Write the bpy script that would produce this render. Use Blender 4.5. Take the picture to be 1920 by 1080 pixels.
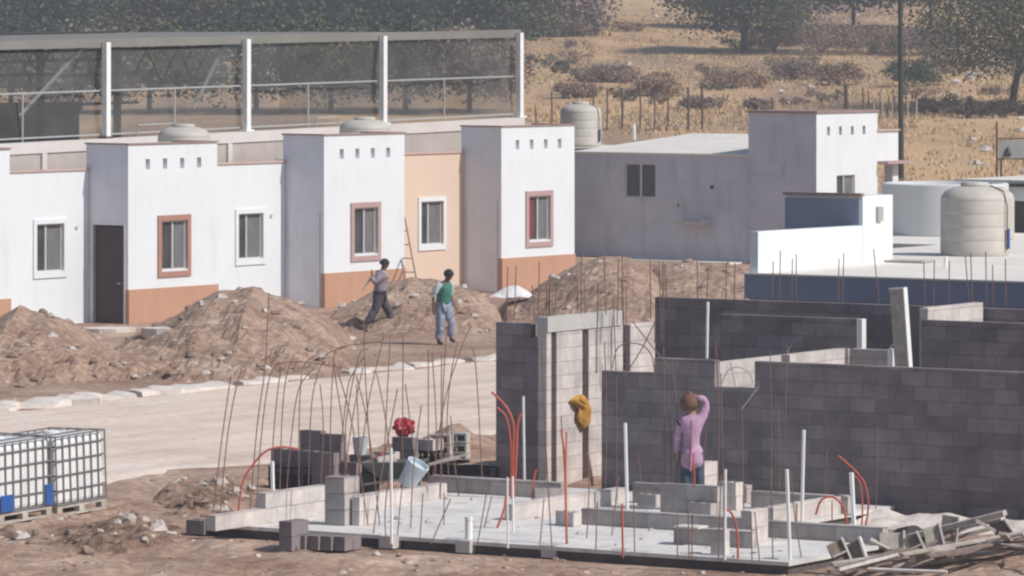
import bpy, bmesh, math, random
from mathutils import Vector, Matrix, noise
R = math.radians
random.seed(11)
for o in list(bpy.data.objects): bpy.data.objects.remove(o, do_unlink=True)
scene = bpy.context.scene
COL = scene.collection

# ------------------------------------------------------------------ camera
F, YH, H = 9200.0, 60.0, 6.8            # focal length in photo pixels, horizon row, eye height
cd = bpy.data.cameras.new('camera'); cam = bpy.data.objects.new('camera', cd); COL.objects.link(cam)
cd.sensor_width = 36; cd.lens = F/1920*36; cd.clip_start = 1; cd.clip_end = 3000
cd.shift_y = -(540-YH)/1920
cam.location = (0, 0, H); cam.rotation_euler = (R(90), 0, 0)
scene.camera = cam
scene.render.resolution_x, scene.render.resolution_y = 1024, 576

# ------------------------------------------------------------------ world, sun, exposure
SUN_AZ, SUN_EL = 27.0, 44.0             # azimuth: degrees from +X towards the camera (-Y)
sdir = Vector((math.cos(R(SUN_AZ))*math.cos(R(SUN_EL)), -math.sin(R(SUN_AZ))*math.cos(R(SUN_EL)), math.sin(R(SUN_EL))))
w = bpy.data.worlds.new('World'); scene.world = w; w.use_nodes = True
nt = w.node_tree; bg = nt.nodes['Background']
sky = nt.nodes.new('ShaderNodeTexSky'); sky.sky_type = 'NISHITA'; sky.sun_disc = False
sky.sun_elevation = R(SUN_EL); sky.sun_rotation = math.atan2(sdir.x, sdir.y)
sky.air_density = 1.0; sky.dust_density = 1.2; sky.ozone_density = 1.0
nt.links.new(sky.outputs[0], bg.inputs[0]); bg.inputs[1].default_value = 0.095
sd = bpy.data.lights.new('sun', 'SUN'); sd.energy = 3.7; sd.angle = R(0.55); sd.color = (1.0, 0.965, 0.925)
sun = bpy.data.objects.new('sun', sd); COL.objects.link(sun)
sun.rotation_euler = (-sdir).to_track_quat('-Z', 'Y').to_euler(); sun.location = (40, -20, 40)
vs = scene.view_settings; vs.view_transform = 'Standard'; vs.look = 'None'; vs.exposure = 0.17; vs.gamma = 1.0
scene.cycles.pixel_filter_type = 'BLACKMAN_HARRIS'; scene.cycles.filter_width = 2.3

# ------------------------------------------------------------------ frames and pixel helpers
def yaw(deg): return Vector((math.cos(R(deg)), math.sin(R(deg)), 0))
AS, AH = 57.5, 54.0                     # headings of the slab grid and of the house row
US, WS = yaw(AS), yaw(AS-90)
UH, WH = yaw(AH), yaw(AH-90)
def G(px, py, z=0.0):                   # pixel -> point on the horizontal plane z
    Y = F*(H-z)/(py-YH); return Vector(((px-960)/F*Y, Y, z))
def W(px, py, Y): return Vector(((px-960)/F*Y, Y, H-(py-YH)/F*Y))
def along(p, d, px):                    # distance along direction d from p until picture column px
    k = (px-960)/F; return (k*p.y-p.x)/(d.x-k*d.y)

# ------------------------------------------------------------------ materials
M = {}
def mat(name, col, rough=0.85, var=0.12, scale=3.0, bump=0.0, bscale=30.0, metal=0.0, spec=0.3, col2=None, stain=None):
    m = bpy.data.materials.new(name); m.use_nodes = True; M[name] = m
    n = m.node_tree.nodes; l = m.node_tree.links; b = n['Principled BSDF']
    b.inputs['Roughness'].default_value = rough; b.inputs['Metallic'].default_value = metal
    b.inputs['Specular IOR Level'].default_value = spec
    tc = n.new('ShaderNodeTexCoord'); nz = n.new('ShaderNodeTexNoise')
    nz.inputs['Scale'].default_value = scale; nz.inputs['Detail'].default_value = 7; nz.inputs['Roughness'].default_value = 0.62
    l.new(tc.outputs['Object'], nz.inputs['Vector'])
    rp = n.new('ShaderNodeValToRGB'); rp.color_ramp.elements[0].position = 0.3; rp.color_ramp.elements[1].position = 0.7
    c2 = col2 or tuple(min(1, c*(1+var)) for c in col); c1 = col if col2 else tuple(c*(1-var) for c in col)
    rp.color_ramp.elements[0].color = (*c1, 1); rp.color_ramp.elements[1].color = (*c2, 1)
    l.new(nz.outputs['Fac'], rp.inputs['Fac']); out = rp.outputs['Color']
    if stain:                            # dirt of its own shape: streaked noise
        mp = n.new('ShaderNodeMapping'); mp.inputs['Scale'].default_value = (1.6, 1.6, 0.5)
        l.new(tc.outputs['Object'], mp.inputs['Vector']); n2 = n.new('ShaderNodeTexNoise'); n2.inputs['Scale'].default_value = 1.7
        n2.inputs['Detail'].default_value = 8; l.new(mp.outputs[0], n2.inputs['Vector'])
        r2 = n.new('ShaderNodeValToRGB'); r2.color_ramp.elements[0].position = 0.52; r2.color_ramp.elements[1].position = 0.8
        r2.color_ramp.elements[1].color = (stain[3],)*3+(1,); l.new(n2.outputs['Fac'], r2.inputs['Fac'])
        mx = n.new('ShaderNodeMixRGB'); mx.inputs['Color2'].default_value = (*stain[:3], 1)
        l.new(r2.outputs['Color'], mx.inputs['Fac']); l.new(out, mx.inputs['Color1']); out = mx.outputs['Color']
    l.new(out, b.inputs['Base Color'])
    if bump:
        n3 = n.new('ShaderNodeTexNoise'); n3.inputs['Scale'].default_value = bscale; n3.inputs['Detail'].default_value = 6
        l.new(tc.outputs['Object'], n3.inputs['Vector']); bp = n.new('ShaderNodeBump'); bp.inputs['Strength'].default_value = bump
        bp.inputs['Distance'].default_value = 0.05; l.new(n3.outputs['Fac'], bp.inputs['Height']); l.new(bp.outputs[0], b.inputs['Normal'])
    return m
mat('white_paint', (0.70, 0.725, 0.74), 0.8, 0.03, 0.7, 0.15, 25, stain=(0.58, 0.56, 0.53, 0.35))
mat('grey_render', (0.56, 0.56, 0.61), 0.9, 0.10, 0.9, 0.2, 30, stain=(0.3, 0.28, 0.28, 0.5))  # white house paint with its shade put into a greyer colour
mat('side_render', (0.71, 0.72, 0.76), 0.9, 0.06, 0.8, 0.2, 30, stain=(0.45, 0.42, 0.42, 0.3))
mat('blue_render', (0.23, 0.26, 0.35), 0.85, 0.10, 0.9, 0.15, 30)
mat('brown_band', (0.47, 0.265, 0.175), 0.85, 0.07, 1.2, 0.15, 25, stain=(0.5, 0.36, 0.28, 0.4))
mat('trim_brown', (0.38, 0.20, 0.155), 0.8, 0.08, 2)
mat('trim_mauve', (0.42, 0.29, 0.275), 0.8, 0.08, 2)
mat('coping', (0.30, 0.20, 0.18), 0.85, 0.15, 2)
mat('coping_pink', (0.52, 0.38, 0.33), 0.85, 0.12, 2)
mat('beige_paint', (0.66, 0.51, 0.40), 0.85, 0.04, 0.8, 0.1, 25, stain=(0.6, 0.5, 0.42, 0.3))
mat('roof_cream', (0.70, 0.66, 0.60), 0.9, 0.08, 0.9, 0.2, 20, stain=(0.5, 0.45, 0.4, 0.5))
mat('screen', (0.15, 0.15, 0.15), 0.6, 0.2, 3)
mat('glass', (0.055, 0.06, 0.065), 0.18, 0.3, 1.5, spec=0.5)
mat('alu', (0.62, 0.6, 0.58), 0.5, 0.05, 5, metal=0.2)
mat('door_dark', (0.055, 0.035, 0.035), 0.6, 0.2, 2)
mat('door_light', (0.60, 0.61, 0.62), 0.6, 0.04, 1.5)
mat('concrete', (0.50, 0.475, 0.45), 0.92, 0.1, 1.6, 0.25, 30, stain=(0.35, 0.3, 0.27, 0.6))
mat('slab', (0.64, 0.615, 0.585), 0.9, 0.14, 1.3, 0.3, 20, stain=(0.40, 0.32, 0.26, 0.85))
mat('dark_concrete', (0.12, 0.10, 0.10), 0.95, 0.3, 3, 0.4, 20)
mat('tank_beige', (0.50, 0.465, 0.41), 0.55, 0.08, 2.5, stain=(0.36, 0.33, 0.3, 0.5))
mat('tank_white', (0.62, 0.62, 0.61), 0.6, 0.05, 1)
mat('rust', (0.22, 0.13, 0.105), 0.9, 0.3, 12, metal=0.1)
mat('dark_steel', (0.07, 0.06, 0.06), 0.7, 0.2, 8, metal=0.3)
mat('pipe_white', (0.78, 0.78, 0.76), 0.45, 0.04, 5)
mat('conduit', (0.50, 0.115, 0.075), 0.6, 0.15, 6)
mat('wood', (0.42, 0.37, 0.32), 0.85, 0.25, 6, 0.2, 40, stain=(0.62, 0.59, 0.55, 0.8))
mat('board_pale', (0.60, 0.56, 0.52), 0.85, 0.15, 6, 0.2, 40)
mat('wood_dark', (0.22, 0.17, 0.14), 0.9, 0.3, 6, 0.2, 40)
mat('curtain_red', (0.22, 0.03, 0.045), 0.8, 0.2, 6)
mat('crate', (0.022, 0.02, 0.03), 0.5, 0.2, 6)
mat('red_plastic', (0.50, 0.03, 0.05), 0.35, 0.15, 9, 0.4, 14)
mat('yellow_cloth', (0.47, 0.25, 0.055), 0.85, 0.2, 8)
mat('barrow', (0.15, 0.155, 0.14), 0.6, 0.15, 5, metal=0.3)
mat('bucket', (0.52, 0.58, 0.62), 0.5, 0.08, 5)
mat('ibc_plastic', (0.74, 0.74, 0.73), 0.45, 0.06, 3, stain=(0.45, 0.42, 0.4, 0.4))
mat('ibc_blue', (0.03, 0.10, 0.32), 0.5, 0.1, 3)
mat('ibc_cage', (0.22, 0.21, 0.21), 0.6, 0.15, 8, metal=0.4)
mat('post_white', (0.76, 0.75, 0.74), 0.7, 0.06, 3)
mat('canopy', (0.20, 0.19, 0.17), 0.85, 0.12, 0.8)
mat('truss', (0.05, 0.045, 0.045), 0.7, 0.2, 4)
mat('rail_grey', (0.36, 0.36, 0.35), 0.6, 0.1, 4)
mat('wall_old', (0.42, 0.37, 0.34), 0.92, 0.12, 1.0, 0.3, 20, stain=(0.3, 0.27, 0.24, 0.6))
mat('wall_cap', (0.58, 0.54, 0.51), 0.92, 0.08, 1.0)
mat('fence_wood', (0.13, 0.09, 0.075), 0.95, 0.3, 5)
mat('pole', (0.045, 0.05, 0.04), 0.8, 0.2, 3)
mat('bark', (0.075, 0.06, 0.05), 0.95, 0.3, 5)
mat('leaf_olive', (0.10, 0.11, 0.055), 0.8, 0.3, 0.6)
mat('leaf_green', (0.055, 0.085, 0.05), 0.8, 0.3, 0.8)
mat('leaf_dry', (0.31, 0.215, 0.14), 0.9, 0.25, 0.7)
mat('twig', (0.27, 0.205, 0.165), 0.95, 0.25, 1.0)
mat('grass_gold', (0.53, 0.38, 0.21), 0.95, 0.2, 0.4)
mat('stone', (0.50, 0.43, 0.38), 0.95, 0.2, 3)
mat('stone_dark', (0.27, 0.19, 0.145), 0.95, 0.3, 3)
mat('rubble_white', (0.64, 0.58, 0.52), 0.92, 0.1, 1.5, 0.5, 9, stain=(0.42, 0.32, 0.26, 0.9))
mat('plastic_sheet', (0.72, 0.70, 0.68), 0.6, 0.06, 3)
mat('skin', (0.16, 0.085, 0.06), 0.6, 0.1, 5)
mat('skin_light', (0.30, 0.17, 0.12), 0.6, 0.1, 5)
mat('hair_black', (0.02, 0.018, 0.018), 0.7, 0.2, 20)
mat('hair_brown', (0.14, 0.075, 0.05), 0.75, 0.3, 25)
mat('shirt_lilac', (0.30, 0.255, 0.29), 0.9, 0.12, 9)
mat('trousers_dark', (0.085, 0.075, 0.085), 0.9, 0.2, 8)
mat('vest_green', (0.05, 0.19, 0.15), 0.85, 0.15, 9)
mat('sleeve_grey', (0.42, 0.47, 0.50), 0.85, 0.1, 9)
mat('jeans', (0.25, 0.29, 0.37), 0.9, 0.3, 9)
mat('jeans_dark', (0.06, 0.085, 0.12), 0.9, 0.2, 9)
mat('shirt_pink', (0.44, 0.28, 0.40), 0.85, 0.12, 9)
mat('pink_stripe', (0.46, 0.19, 0.27), 0.85, 0.1, 9)
mat('boots', (0.05, 0.04, 0.04), 0.8, 0.2, 9)
mat('sign_grey', (0.38, 0.36, 0.34), 0.7, 0.08, 4)

def block_mat(name, c1, c2, mort):
    m = bpy.data.materials.new(name); m.use_nodes = True; M[name] = m
    n = m.node_tree.nodes; l = m.node_tree.links; b = n['Principled BSDF']; b.inputs['Roughness'].default_value = 0.95
    b.inputs['Specular IOR Level'].default_value = 0.15
    tc = n.new('ShaderNodeTexCoord'); sp = n.new('ShaderNodeSeparateXYZ'); l.new(tc.outputs['Object'], sp.inputs[0])
    ad = n.new('ShaderNodeMath'); l.new(sp.outputs[0], ad.inputs[0]); l.new(sp.outputs[1], ad.inputs[1])
    cb = n.new('ShaderNodeCombineXYZ'); l.new(ad.outputs[0], cb.inputs[0]); l.new(sp.outputs[2], cb.inputs[1])
    br = n.new('ShaderNodeTexBrick'); wn = n.new('ShaderNodeTexNoise'); wn.inputs['Scale'].default_value = 3.0; l.new(cb.outputs[0], wn.inputs['Vector'])
    vm = n.new('ShaderNodeVectorMath'); vm.operation = 'SCALE'; vm.inputs['Scale'].default_value = 0.014; l.new(wn.outputs['Color'], vm.inputs[0])
    va = n.new('ShaderNodeVectorMath'); l.new(cb.outputs[0], va.inputs[0]); l.new(vm.outputs[0], va.inputs[1]); l.new(va.outputs[0], br.inputs['Vector'])
    br.inputs['Scale'].default_value = 1.0; br.inputs['Brick Width'].default_value = 0.41; br.inputs['Row Height'].default_value = 0.205
    br.inputs['Mortar Size'].default_value = 0.009; br.inputs['Mortar Smooth'].default_value = 0.3; br.inputs['Bias'].default_value = -0.1
    br.inputs['Color1'].default_value = (*c1, 1); br.inputs['Color2'].default_value = (*c2, 1); br.inputs['Mortar'].default_value = (*mort, 1)
    nz = n.new('ShaderNodeTexNoise'); nz.inputs['Scale'].default_value = 2.1; nz.inputs['Detail'].default_value = 12; nz.inputs['Roughness'].default_value = .7
    l.new(tc.outputs['Object'], nz.inputs['Vector'])
    rp = n.new('ShaderNodeValToRGB'); rp.color_ramp.elements[0].position = 0.3; rp.color_ramp.elements[1].position = 0.72
    rp.color_ramp.elements[0].color = (0.68, 0.68, 0.70, 1); rp.color_ramp.elements[1].color = (1.28, 1.24, 1.22, 1)
    l.new(nz.outputs['Fac'], rp.inputs[0]); mx = n.new('ShaderNodeMixRGB'); mx.blend_type = 'MULTIPLY'; mx.inputs[0].default_value = 1
    l.new(br.outputs['Color'], mx.inputs[1]); l.new(rp.outputs[0], mx.inputs[2]); l.new(mx.outputs[0], b.inputs['Base Color'])
    bp = n.new('ShaderNodeBump'); bp.inputs['Strength'].default_value = 0.5; bp.inputs['Distance'].default_value = 0.01; bp.invert = True
    l.new(br.outputs['Fac'], bp.inputs['Height']); l.new(bp.outputs[0], b.inputs['Normal'])
block_mat('block_grey', (0.205, 0.178, 0.182), (0.30, 0.265, 0.268), (0.19, 0.168, 0.172))  # block with shade put into the colour, for shaded walls and piles
block_mat('block_light', (0.54, 0.50, 0.465), (0.64, 0.595, 0.555), (0.45, 0.405, 0.375))  # same block with sunlight put into the colour, for sunlit walls
block_mat('block_mid', (0.36, 0.33, 0.315), (0.47, 0.435, 0.41), (0.32, 0.29, 0.275))  # tone between; shade put into the colour of the low shaded walls

def netting_mat():
    m = bpy.data.materials.new('netting'); m.use_nodes = True; M['netting'] = m
    n = m.node_tree.nodes; l = m.node_tree.links; b = n['Principled BSDF']
    b.inputs['Base Color'].default_value = (0.155, 0.155, 0.15, 1); b.inputs['Roughness'].default_value = 0.9
    tr = n.new('ShaderNodeBsdfTransparent'); mx = n.new('ShaderNodeMixShader')
    nz = n.new('ShaderNodeTexNoise'); nz.inputs['Scale'].default_value = 0.5; nz.inputs['Detail'].default_value = 4
    tc = n.new('ShaderNodeTexCoord'); l.new(tc.outputs['Object'], nz.inputs['Vector'])
    mr = n.new('ShaderNodeMapRange'); mr.inputs['To Min'].default_value = 0.18; mr.inputs['To Max'].default_value = 0.50
    mr.inputs['From Min'].default_value = 0.3; mr.inputs['From Max'].default_value = 0.7
    l.new(nz.outputs['Fac'], mr.inputs['Value']); l.new(mr.outputs[0], mx.inputs['Fac'])
    l.new(tr.outputs[0], mx.inputs[1]); l.new(b.outputs[0], mx.inputs[2]); l.new(mx.outputs[0], n['Material Output'].inputs['Surface'])
netting_mat()

def dirt_mat(name, a, b_, c, scale=0.5, bump=0.6, fine=(0.75, 1.25), far=None):
    m = bpy.data.materials.new(name); m.use_nodes = True; M[name] = m
    n = m.node_tree.nodes; l = m.node_tree.links; p = n['Principled BSDF']; p.inputs['Roughness'].default_value = 0.97
    p.inputs['Specular IOR Level'].default_value = 0.1
    g = n.new('ShaderNodeNewGeometry')
    n1 = n.new('ShaderNodeTexNoise'); n1.inputs['Scale'].default_value = scale; n1.inputs['Detail'].default_value = 9; n1.inputs['Roughness'].default_value = 0.65
    l.new(g.outputs['Position'], n1.inputs['Vector'])
    r = n.new('ShaderNodeValToRGB'); e = r.color_ramp.elements; e[0].position = 0.32; e[0].color = (*a, 1); e[1].position = 0.7; e[1].color = (*c, 1)
    k = e.new(0.5); k.color = (*b_, 1); l.new(n1.outputs['Fac'], r.inputs[0]); out = r.outputs[0]
    if far:
        sp = n.new('ShaderNodeSeparateXYZ'); l.new(g.outputs['Position'], sp.inputs[0])
        nf = n.new('ShaderNodeTexNoise'); nf.inputs['Scale'].default_value = 0.09; nf.inputs['Detail'].default_value = 10; nf.inputs['Roughness'].default_value = 0.68
        mp = n.new('ShaderNodeMapping'); mp.inputs['Scale'].default_value = (1.0, 0.22, 1.0); l.new(g.outputs['Position'], mp.inputs[0]); l.new(mp.outputs[0], nf.inputs['Vector'])
        rf = n.new('ShaderNodeValToRGB'); ef = rf.color_ramp.elements
        ef[0].position = 0.34; ef[0].color = (*far[0], 1); ef[1].position = 0.68; ef[1].color = (*far[3], 1)
        for q, cc in ((0.46, far[1]), (0.56, far[2])):
            kk = ef.new(q); kk.color = (*cc, 1)
        l.new(nf.outputs['Fac'], rf.inputs[0])
        mr = n.new('ShaderNodeMapRange'); mr.inputs['From Min'].default_value = 135; mr.inputs['From Max'].default_value = 165
        l.new(sp.outputs[1], mr.inputs['Value']); mx = n.new('ShaderNodeMixRGB'); l.new(mr.outputs[0], mx.inputs[0]); l.new(out, mx.inputs[1]); l.new(rf.outputs[0], mx.inputs[2]); out = mx.outputs[0]
    if name == 'road':                   # wheel tracks worn along the road
        mpt = n.new('ShaderNodeMapping'); mpt.inputs['Rotation'].default_value = (0, 0, R(-57.5)); mpt.inputs['Scale'].default_value = (0.12, 2.2, 1.0)
        mp0 = n.new('ShaderNodeVectorRotate'); mp0.rotation_type = 'Z_AXIS'; mp0.inputs['Angle'].default_value = R(-57.5); l.new(g.outputs['Position'], mp0.inputs['Vector'])
        mpt.inputs['Rotation'].default_value = (0, 0, 0); l.new(mp0.outputs[0], mpt.inputs[0])
        nt_ = n.new('ShaderNodeTexNoise'); nt_.inputs['Scale'].default_value = 0.8; nt_.inputs['Detail'].default_value = 5; l.new(mpt.outputs[0], nt_.inputs['Vector'])
        rt = n.new('ShaderNodeValToRGB'); rt.color_ramp.elements[0].position = .36; rt.color_ramp.elements[1].position = .55
        rt.color_ramp.elements[0].color = (.90, .885, .87, 1); rt.color_ramp.elements[1].color = (1.04, 1.03, 1.02, 1); l.new(nt_.outputs['Fac'], rt.inputs[0])
        mt_ = n.new('ShaderNodeMixRGB'); mt_.blend_type = 'MULTIPLY'; mt_.inputs[0].default_value = 1; l.new(out, mt_.inputs[1]); l.new(rt.outputs[0], mt_.inputs[2]); out = mt_.outputs[0]
    n2 = n.new('ShaderNodeTexNoise'); n2.inputs['Scale'].default_value = 7; n2.inputs['Detail'].default_value = 8; l.new(g.outputs['Position'], n2.inputs['Vector'])
    r2 = n.new('ShaderNodeValToRGB'); r2.color_ramp.elements[0].position = 0.33; r2.color_ramp.elements[1].position = 0.68
    r2.color_ramp.elements[0].color = (fine[0],)*3+(1,); r2.color_ramp.elements[1].color = (fine[1],)*3+(1,)
    l.new(n2.outputs['Fac'], r2.inputs[0]); mm = n.new('ShaderNodeMixRGB'); mm.blend_type = 'MULTIPLY'; mm.inputs[0].default_value = 1
    l.new(out, mm.inputs[1]); l.new(r2.outputs[0], mm.inputs[2]); l.new(mm.outputs[0], p.inputs['Base Color'])
    n3 = n.new('ShaderNodeTexNoise'); n3.inputs['Scale'].default_value = 4; n3.inputs['Detail'].default_value = 9; n3.inputs['Roughness'].default_value = 0.7
    l.new(g.outputs['Position'], n3.inputs['Vector']); bp = n.new('ShaderNodeBump'); bp.inputs['Strength'].default_value = bump; bp.inputs['Distance'].default_value = 0.12
    l.new(n3.outputs['Fac'], bp.inputs['Height']); l.new(bp.outputs[0], p.inputs['Normal'])
dirt_mat('dirt', (0.25, 0.155, 0.11), (0.375, 0.255, 0.19), (0.51, 0.375, 0.29), 0.5, 0.6,
         far=((0.25, 0.175, 0.13), (0.40, 0.27, 0.17), (0.57, 0.38, 0.205), (0.48, 0.36, 0.265)))
dirt_mat('mound', (0.29, 0.185, 0.13), (0.40, 0.275, 0.205), (0.52, 0.385, 0.30), 0.8, 1.0, (0.66, 1.3))
dirt_mat('spoil', (0.17, 0.105, 0.075), (0.28, 0.185, 0.135), (0.40, 0.285, 0.215), 1.2, 1.0, (0.6, 1.35))
dirt_mat('road', (0.57, 0.465, 0.38), (0.66, 0.55, 0.465), (0.72, 0.62, 0.54), 0.4, 0.2, (0.9, 1.1))

# ------------------------------------------------------------------ mesh builder
class MB:
    def __init__(s): s.v = []; s.f = []
    def add(s, vs, fs, T=None):
        b = len(s.v)
        s.v += [tuple(T @ Vector(p)) if T else tuple(p) for p in vs]; s.f += [tuple(b+i for i in f) for f in fs]; return s
    def box(s, x0, y0, z0, x1, y1, z1, T=None):
        vs = [(x0,y0,z0),(x1,y0,z0),(x1,y1,z0),(x0,y1,z0),(x0,y0,z1),(x1,y0,z1),(x1,y1,z1),(x0,y1,z1)]
        return s.add(vs, [(0,3,2,1),(4,5,6,7),(0,1,5,4),(1,2,6,5),(2,3,7,6),(3,0,4,7)], T)
    def tube(s, pts, r, n=6, r1=None):
        pts = [Vector(p) for p in pts]; L = len(pts); b = len(s.v); prev = None
        for i, p in enumerate(pts):
            d = (pts[min(i+1, L-1)]-pts[max(i-1, 0)]).normalized()
            a = (prev or (Vector((0,0,1)) if abs(d.z) < .9 else Vector((1,0,0))))
            a = (a - d*a.dot(d)).normalized(); c = d.cross(a); prev = a
            rr = r if r1 is None else r+(r1-r)*i/(L-1)
            for k in range(n):
                t = 2*math.pi*k/n; s.v.append(tuple(p+a*math.cos(t)*rr+c*math.sin(t)*rr))
        for i in range(L-1):
            for k in range(n):
                s.f.append((b+i*n+k, b+i*n+(k+1)%n, b+(i+1)*n+(k+1)%n, b+(i+1)*n+k))
        s.f.append(tuple(b+k for k in reversed(range(n)))); s.f.append(tuple(b+(L-1)*n+k for k in range(n)))
        return s
    def lathe(s, prof, n=28, T=None):
        vs, fs = [], []
        for r, z in prof:
            for k in range(n): vs.append((r*math.cos(2*math.pi*k/n), r*math.sin(2*math.pi*k/n), z))
        for i in range(len(prof)-1):
            for k in range(n): fs.append((i*n+k, i*n+(k+1)%n, (i+1)*n+(k+1)%n, (i+1)*n+k))
        fs.append(tuple(reversed(range(n)))); fs.append(tuple((len(prof)-1)*n+k for k in range(n)))
        return s.add(vs, fs, T)
    def build(s, name, mt, parent=None, loc=None, rot=None, smooth=False, bevel=0):
        me = bpy.data.meshes.new(name); me.from_pydata(s.v, [], s.f); me.materials.append(M[mt]); me.update()
        if smooth:
            me.polygons.foreach_set('use_smooth', [True]*len(me.polygons)); me.update()
            try: me.set_sharp_from_angle(angle=R(35))
            except Exception: pass
        o = bpy.data.objects.new(name, me); COL.objects.link(o)
        if parent: o.parent = parent
        if loc is not None: o.location = loc
        if rot is not None: o.rotation_euler = (0, 0, R(rot)) if isinstance(rot, (int, float)) else rot
        if bevel:
            bm = o.modifiers.new('bevel', 'BEVEL'); bm.width = bevel; bm.segments = 1
        return o
def tag(o, label=None, cat=None, group=None, kind=None):
    if label: o['label'] = label
    if cat: o['category'] = cat
    if group: o['group'] = group
    if kind: o['kind'] = kind
    return o
def empty(name, loc, rot=0, **k):
    o = bpy.data.objects.new(name, None); COL.objects.link(o); o.location = loc; o.rotation_euler = (0, 0, R(rot)); o.empty_display_size = .2
    return tag(o, **k)
def dup(o, loc=None, rot=None, label=None, parent=None):
    c = o.copy(); COL.objects.link(c); c.parent = parent
    if loc is not None: c.location = loc
    if rot is not None: c.rotation_euler = (0, 0, R(rot))
    if label: c['label'] = label
    for ch in [q for q in bpy.data.objects if q.parent == o]: dup(ch, parent=c)
    return c
def nz(x, y, z=0.0): return noise.noise(Vector((x, y, z)))
def fbm(x, y, o=4):
    s, a, t = 0, 1, 0
    for i in range(o): s += a*nz(x*2**i, y*2**i, i*7.3); t += a; a *= .55
    return s/t
def sm(a, b, x):
    t = max(0, min(1, (x-a)/(b-a))); return t*t*(3-2*t)

# ------------------------------------------------------------------ terrain
KP = G(210, 745)                        # a point on the kerb line; the road lies between the kerb and 9 m nearer
def road_w(X, Y): return (Vector((X, Y, 0))-KP).dot(WS)
PROF = [(0, 0), (104, 0), (124, .15), (140, .4), (180, 1.0), (220, 1.8), (260, 2.7), (330, 5.2), (420, 9.2), (600, 21), (900, 40)]
def gz(X, Y):
    for i in range(len(PROF)-1):
        a, b = PROF[i], PROF[i+1]
        if Y <= b[0]:
            z = a[1]+(b[1]-a[1])*(Y-a[0])/(b[0]-a[0]); break
    else: z = PROF[-1][1]
    k = road_w(X, Y); flat = sm(-1.2, .3, k)*(1-sm(9.5, 12, k))*.8
    if Y < 105:
        amp = (0.17 if Y < 90 else 0.05)*(1-flat*.95)
        d = Vector((X, Y, 0))-SO; a_, b_ = d.dot(US), d.dot(WS)
        onslab = sm(-.9, -.1, a_)*(1-sm(7.2, 8.2, a_))*sm(-1.0, -.2, b_)*(1-sm(9.0, 9.8, b_))
        z += amp*(1-onslab)*(fbm(X*.9, Y*.6)+.4*fbm(X*3.1, Y*3.1, 3)) - .02*onslab
        # spoil ridges in front of the totes and left of the slab
        for (cx, cy, rx, ry, hh) in RIDGES:
            q = ((X-cx)/rx)**2+((Y-cy)/ry)**2
            if q < 6: z += hh*math.exp(-q)*(1+.5*fbm(X*2.5, Y*2.5, 3))
    elif Y > 140:
        z += .25*fbm(X*.12, Y*.06)*sm(140, 180, Y)+.8*fbm(X*.03, Y*.02)*sm(200, 320, Y)
    return z
SO = G(350, 1000)                       # front-left corner of the slab
def rp(px, py): q = G(px, py); return q.x, q.y
RIDGES = [(*rp(620, 1052), 1.6, .6, .05), (*rp(880, 850), .55, 1.6, .3), (*rp(845, 835), .4, 1.5, .22)]
ys = []; y = 44.0
while y < 900: ys.append(y); y += .22 if y < 108 else (.22+(y-108)*.02)
xs = []; x = 0.0
while x < 220: xs.append(x); x += .17 if x < 9 else (.17+(x-9)*.09)
xs = [-q for q in reversed(xs[1:])]+xs
g = MB(); g.v = [(x, y, gz(x, y)) for y in ys for x in xs]; nx = len(xs)
g.f = [(j*nx+i, j*nx+i+1, (j+1)*nx+i+1, (j+1)*nx+i) for j in range(len(ys)-1) for i in range(nx-1)]
tag(g.build('ground', 'dirt', smooth=False), kind='structure')
# pale compacted road sheet
rd = MB(); a0, na, nb = -42, 150, 22
for i in range(na+1):
    for j in range(nb+1):
        t = a0+i*.62; wmin = .25+.35*nz(t*.5, 3.1); wmax = 10.6+1.4*nz(t*.25, 9.7)+.5*nz(t*1.4, 2)
        p = KP+US*t+WS*(wmin+(wmax-wmin)*j/nb)
        edge = min(j, nb-j)
        rd.v.append((p.x, p.y, gz(p.x, p.y)+(.03 if edge > 0 else -.03)))
for i in range(na):
    for j in range(nb): rd.f.append((i*(nb+1)+j, i*(nb+1)+j+1, (i+1)*(nb+1)+j+1, (i+1)*(nb+1)+j))
tag(rd.build('dirt_road', 'road'), kind='structure')
# kerb pieces along the far side of the road
KL = ['long pale kerb slab half buried in dirt at the left edge', 'pale kerb slab with a broken rounded end', 'crumbled kerb slab below the second dirt heap',
      'broken kerb piece behind the bent rebar rods', 'short kerb piece near the walking men', 'kerb piece below the man in the green vest', 'kerb piece next to the tall block pier']
kerbs = [(-60, 96), (100, 212), (236, 398), (440, 560), (640, 745), (762, 860), (872, 960)]
for (pa, pb), lb in zip(kerbs, KL):
    t0, t1 = along(KP, US, pa), along(KP, US, pb)
    m = MB(); n = max(3, int((t1-t0)/.25)); hh = .10 if pb < 420 else .06; ww = .6 if pb < 420 else .35
    for i in range(n+1):
        t = (t1-t0)*i/n; jz = hh+.10*nz(t*1.7, pa)+.05*nz(t*7, pa); wa = -.1+.2*nz(t*2, pa+5); wb = ww+.5*nz(t*1.5, pa+9)+.12*nz(t*6, pa)
        if i in (0, n): wb *= .7
        m.v += [(t, -wb, -.1), (t, -wb+.05, jz*.7), (t, -wb*.5, jz), (t, wa+.1, jz), (t, wa+.2, -.1)]
    for i in range(n):
        for k in range(4): m.f.append((i*5+k, (i+1)*5+k, (i+1)*5+k+1, i*5+k+1))
    m.f += [(0,1,2,3,4), tuple(n*5+k for k in (4,3,2,1,0))]
    p = KP+US*t0
    tag(m.build('kerb_slab', 'rubble_white', loc=(p.x, p.y, gz(p.x, p.y)+.01), rot=AS), lb, 'kerb', 'kerb slabs along the far side of the dirt road')

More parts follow.
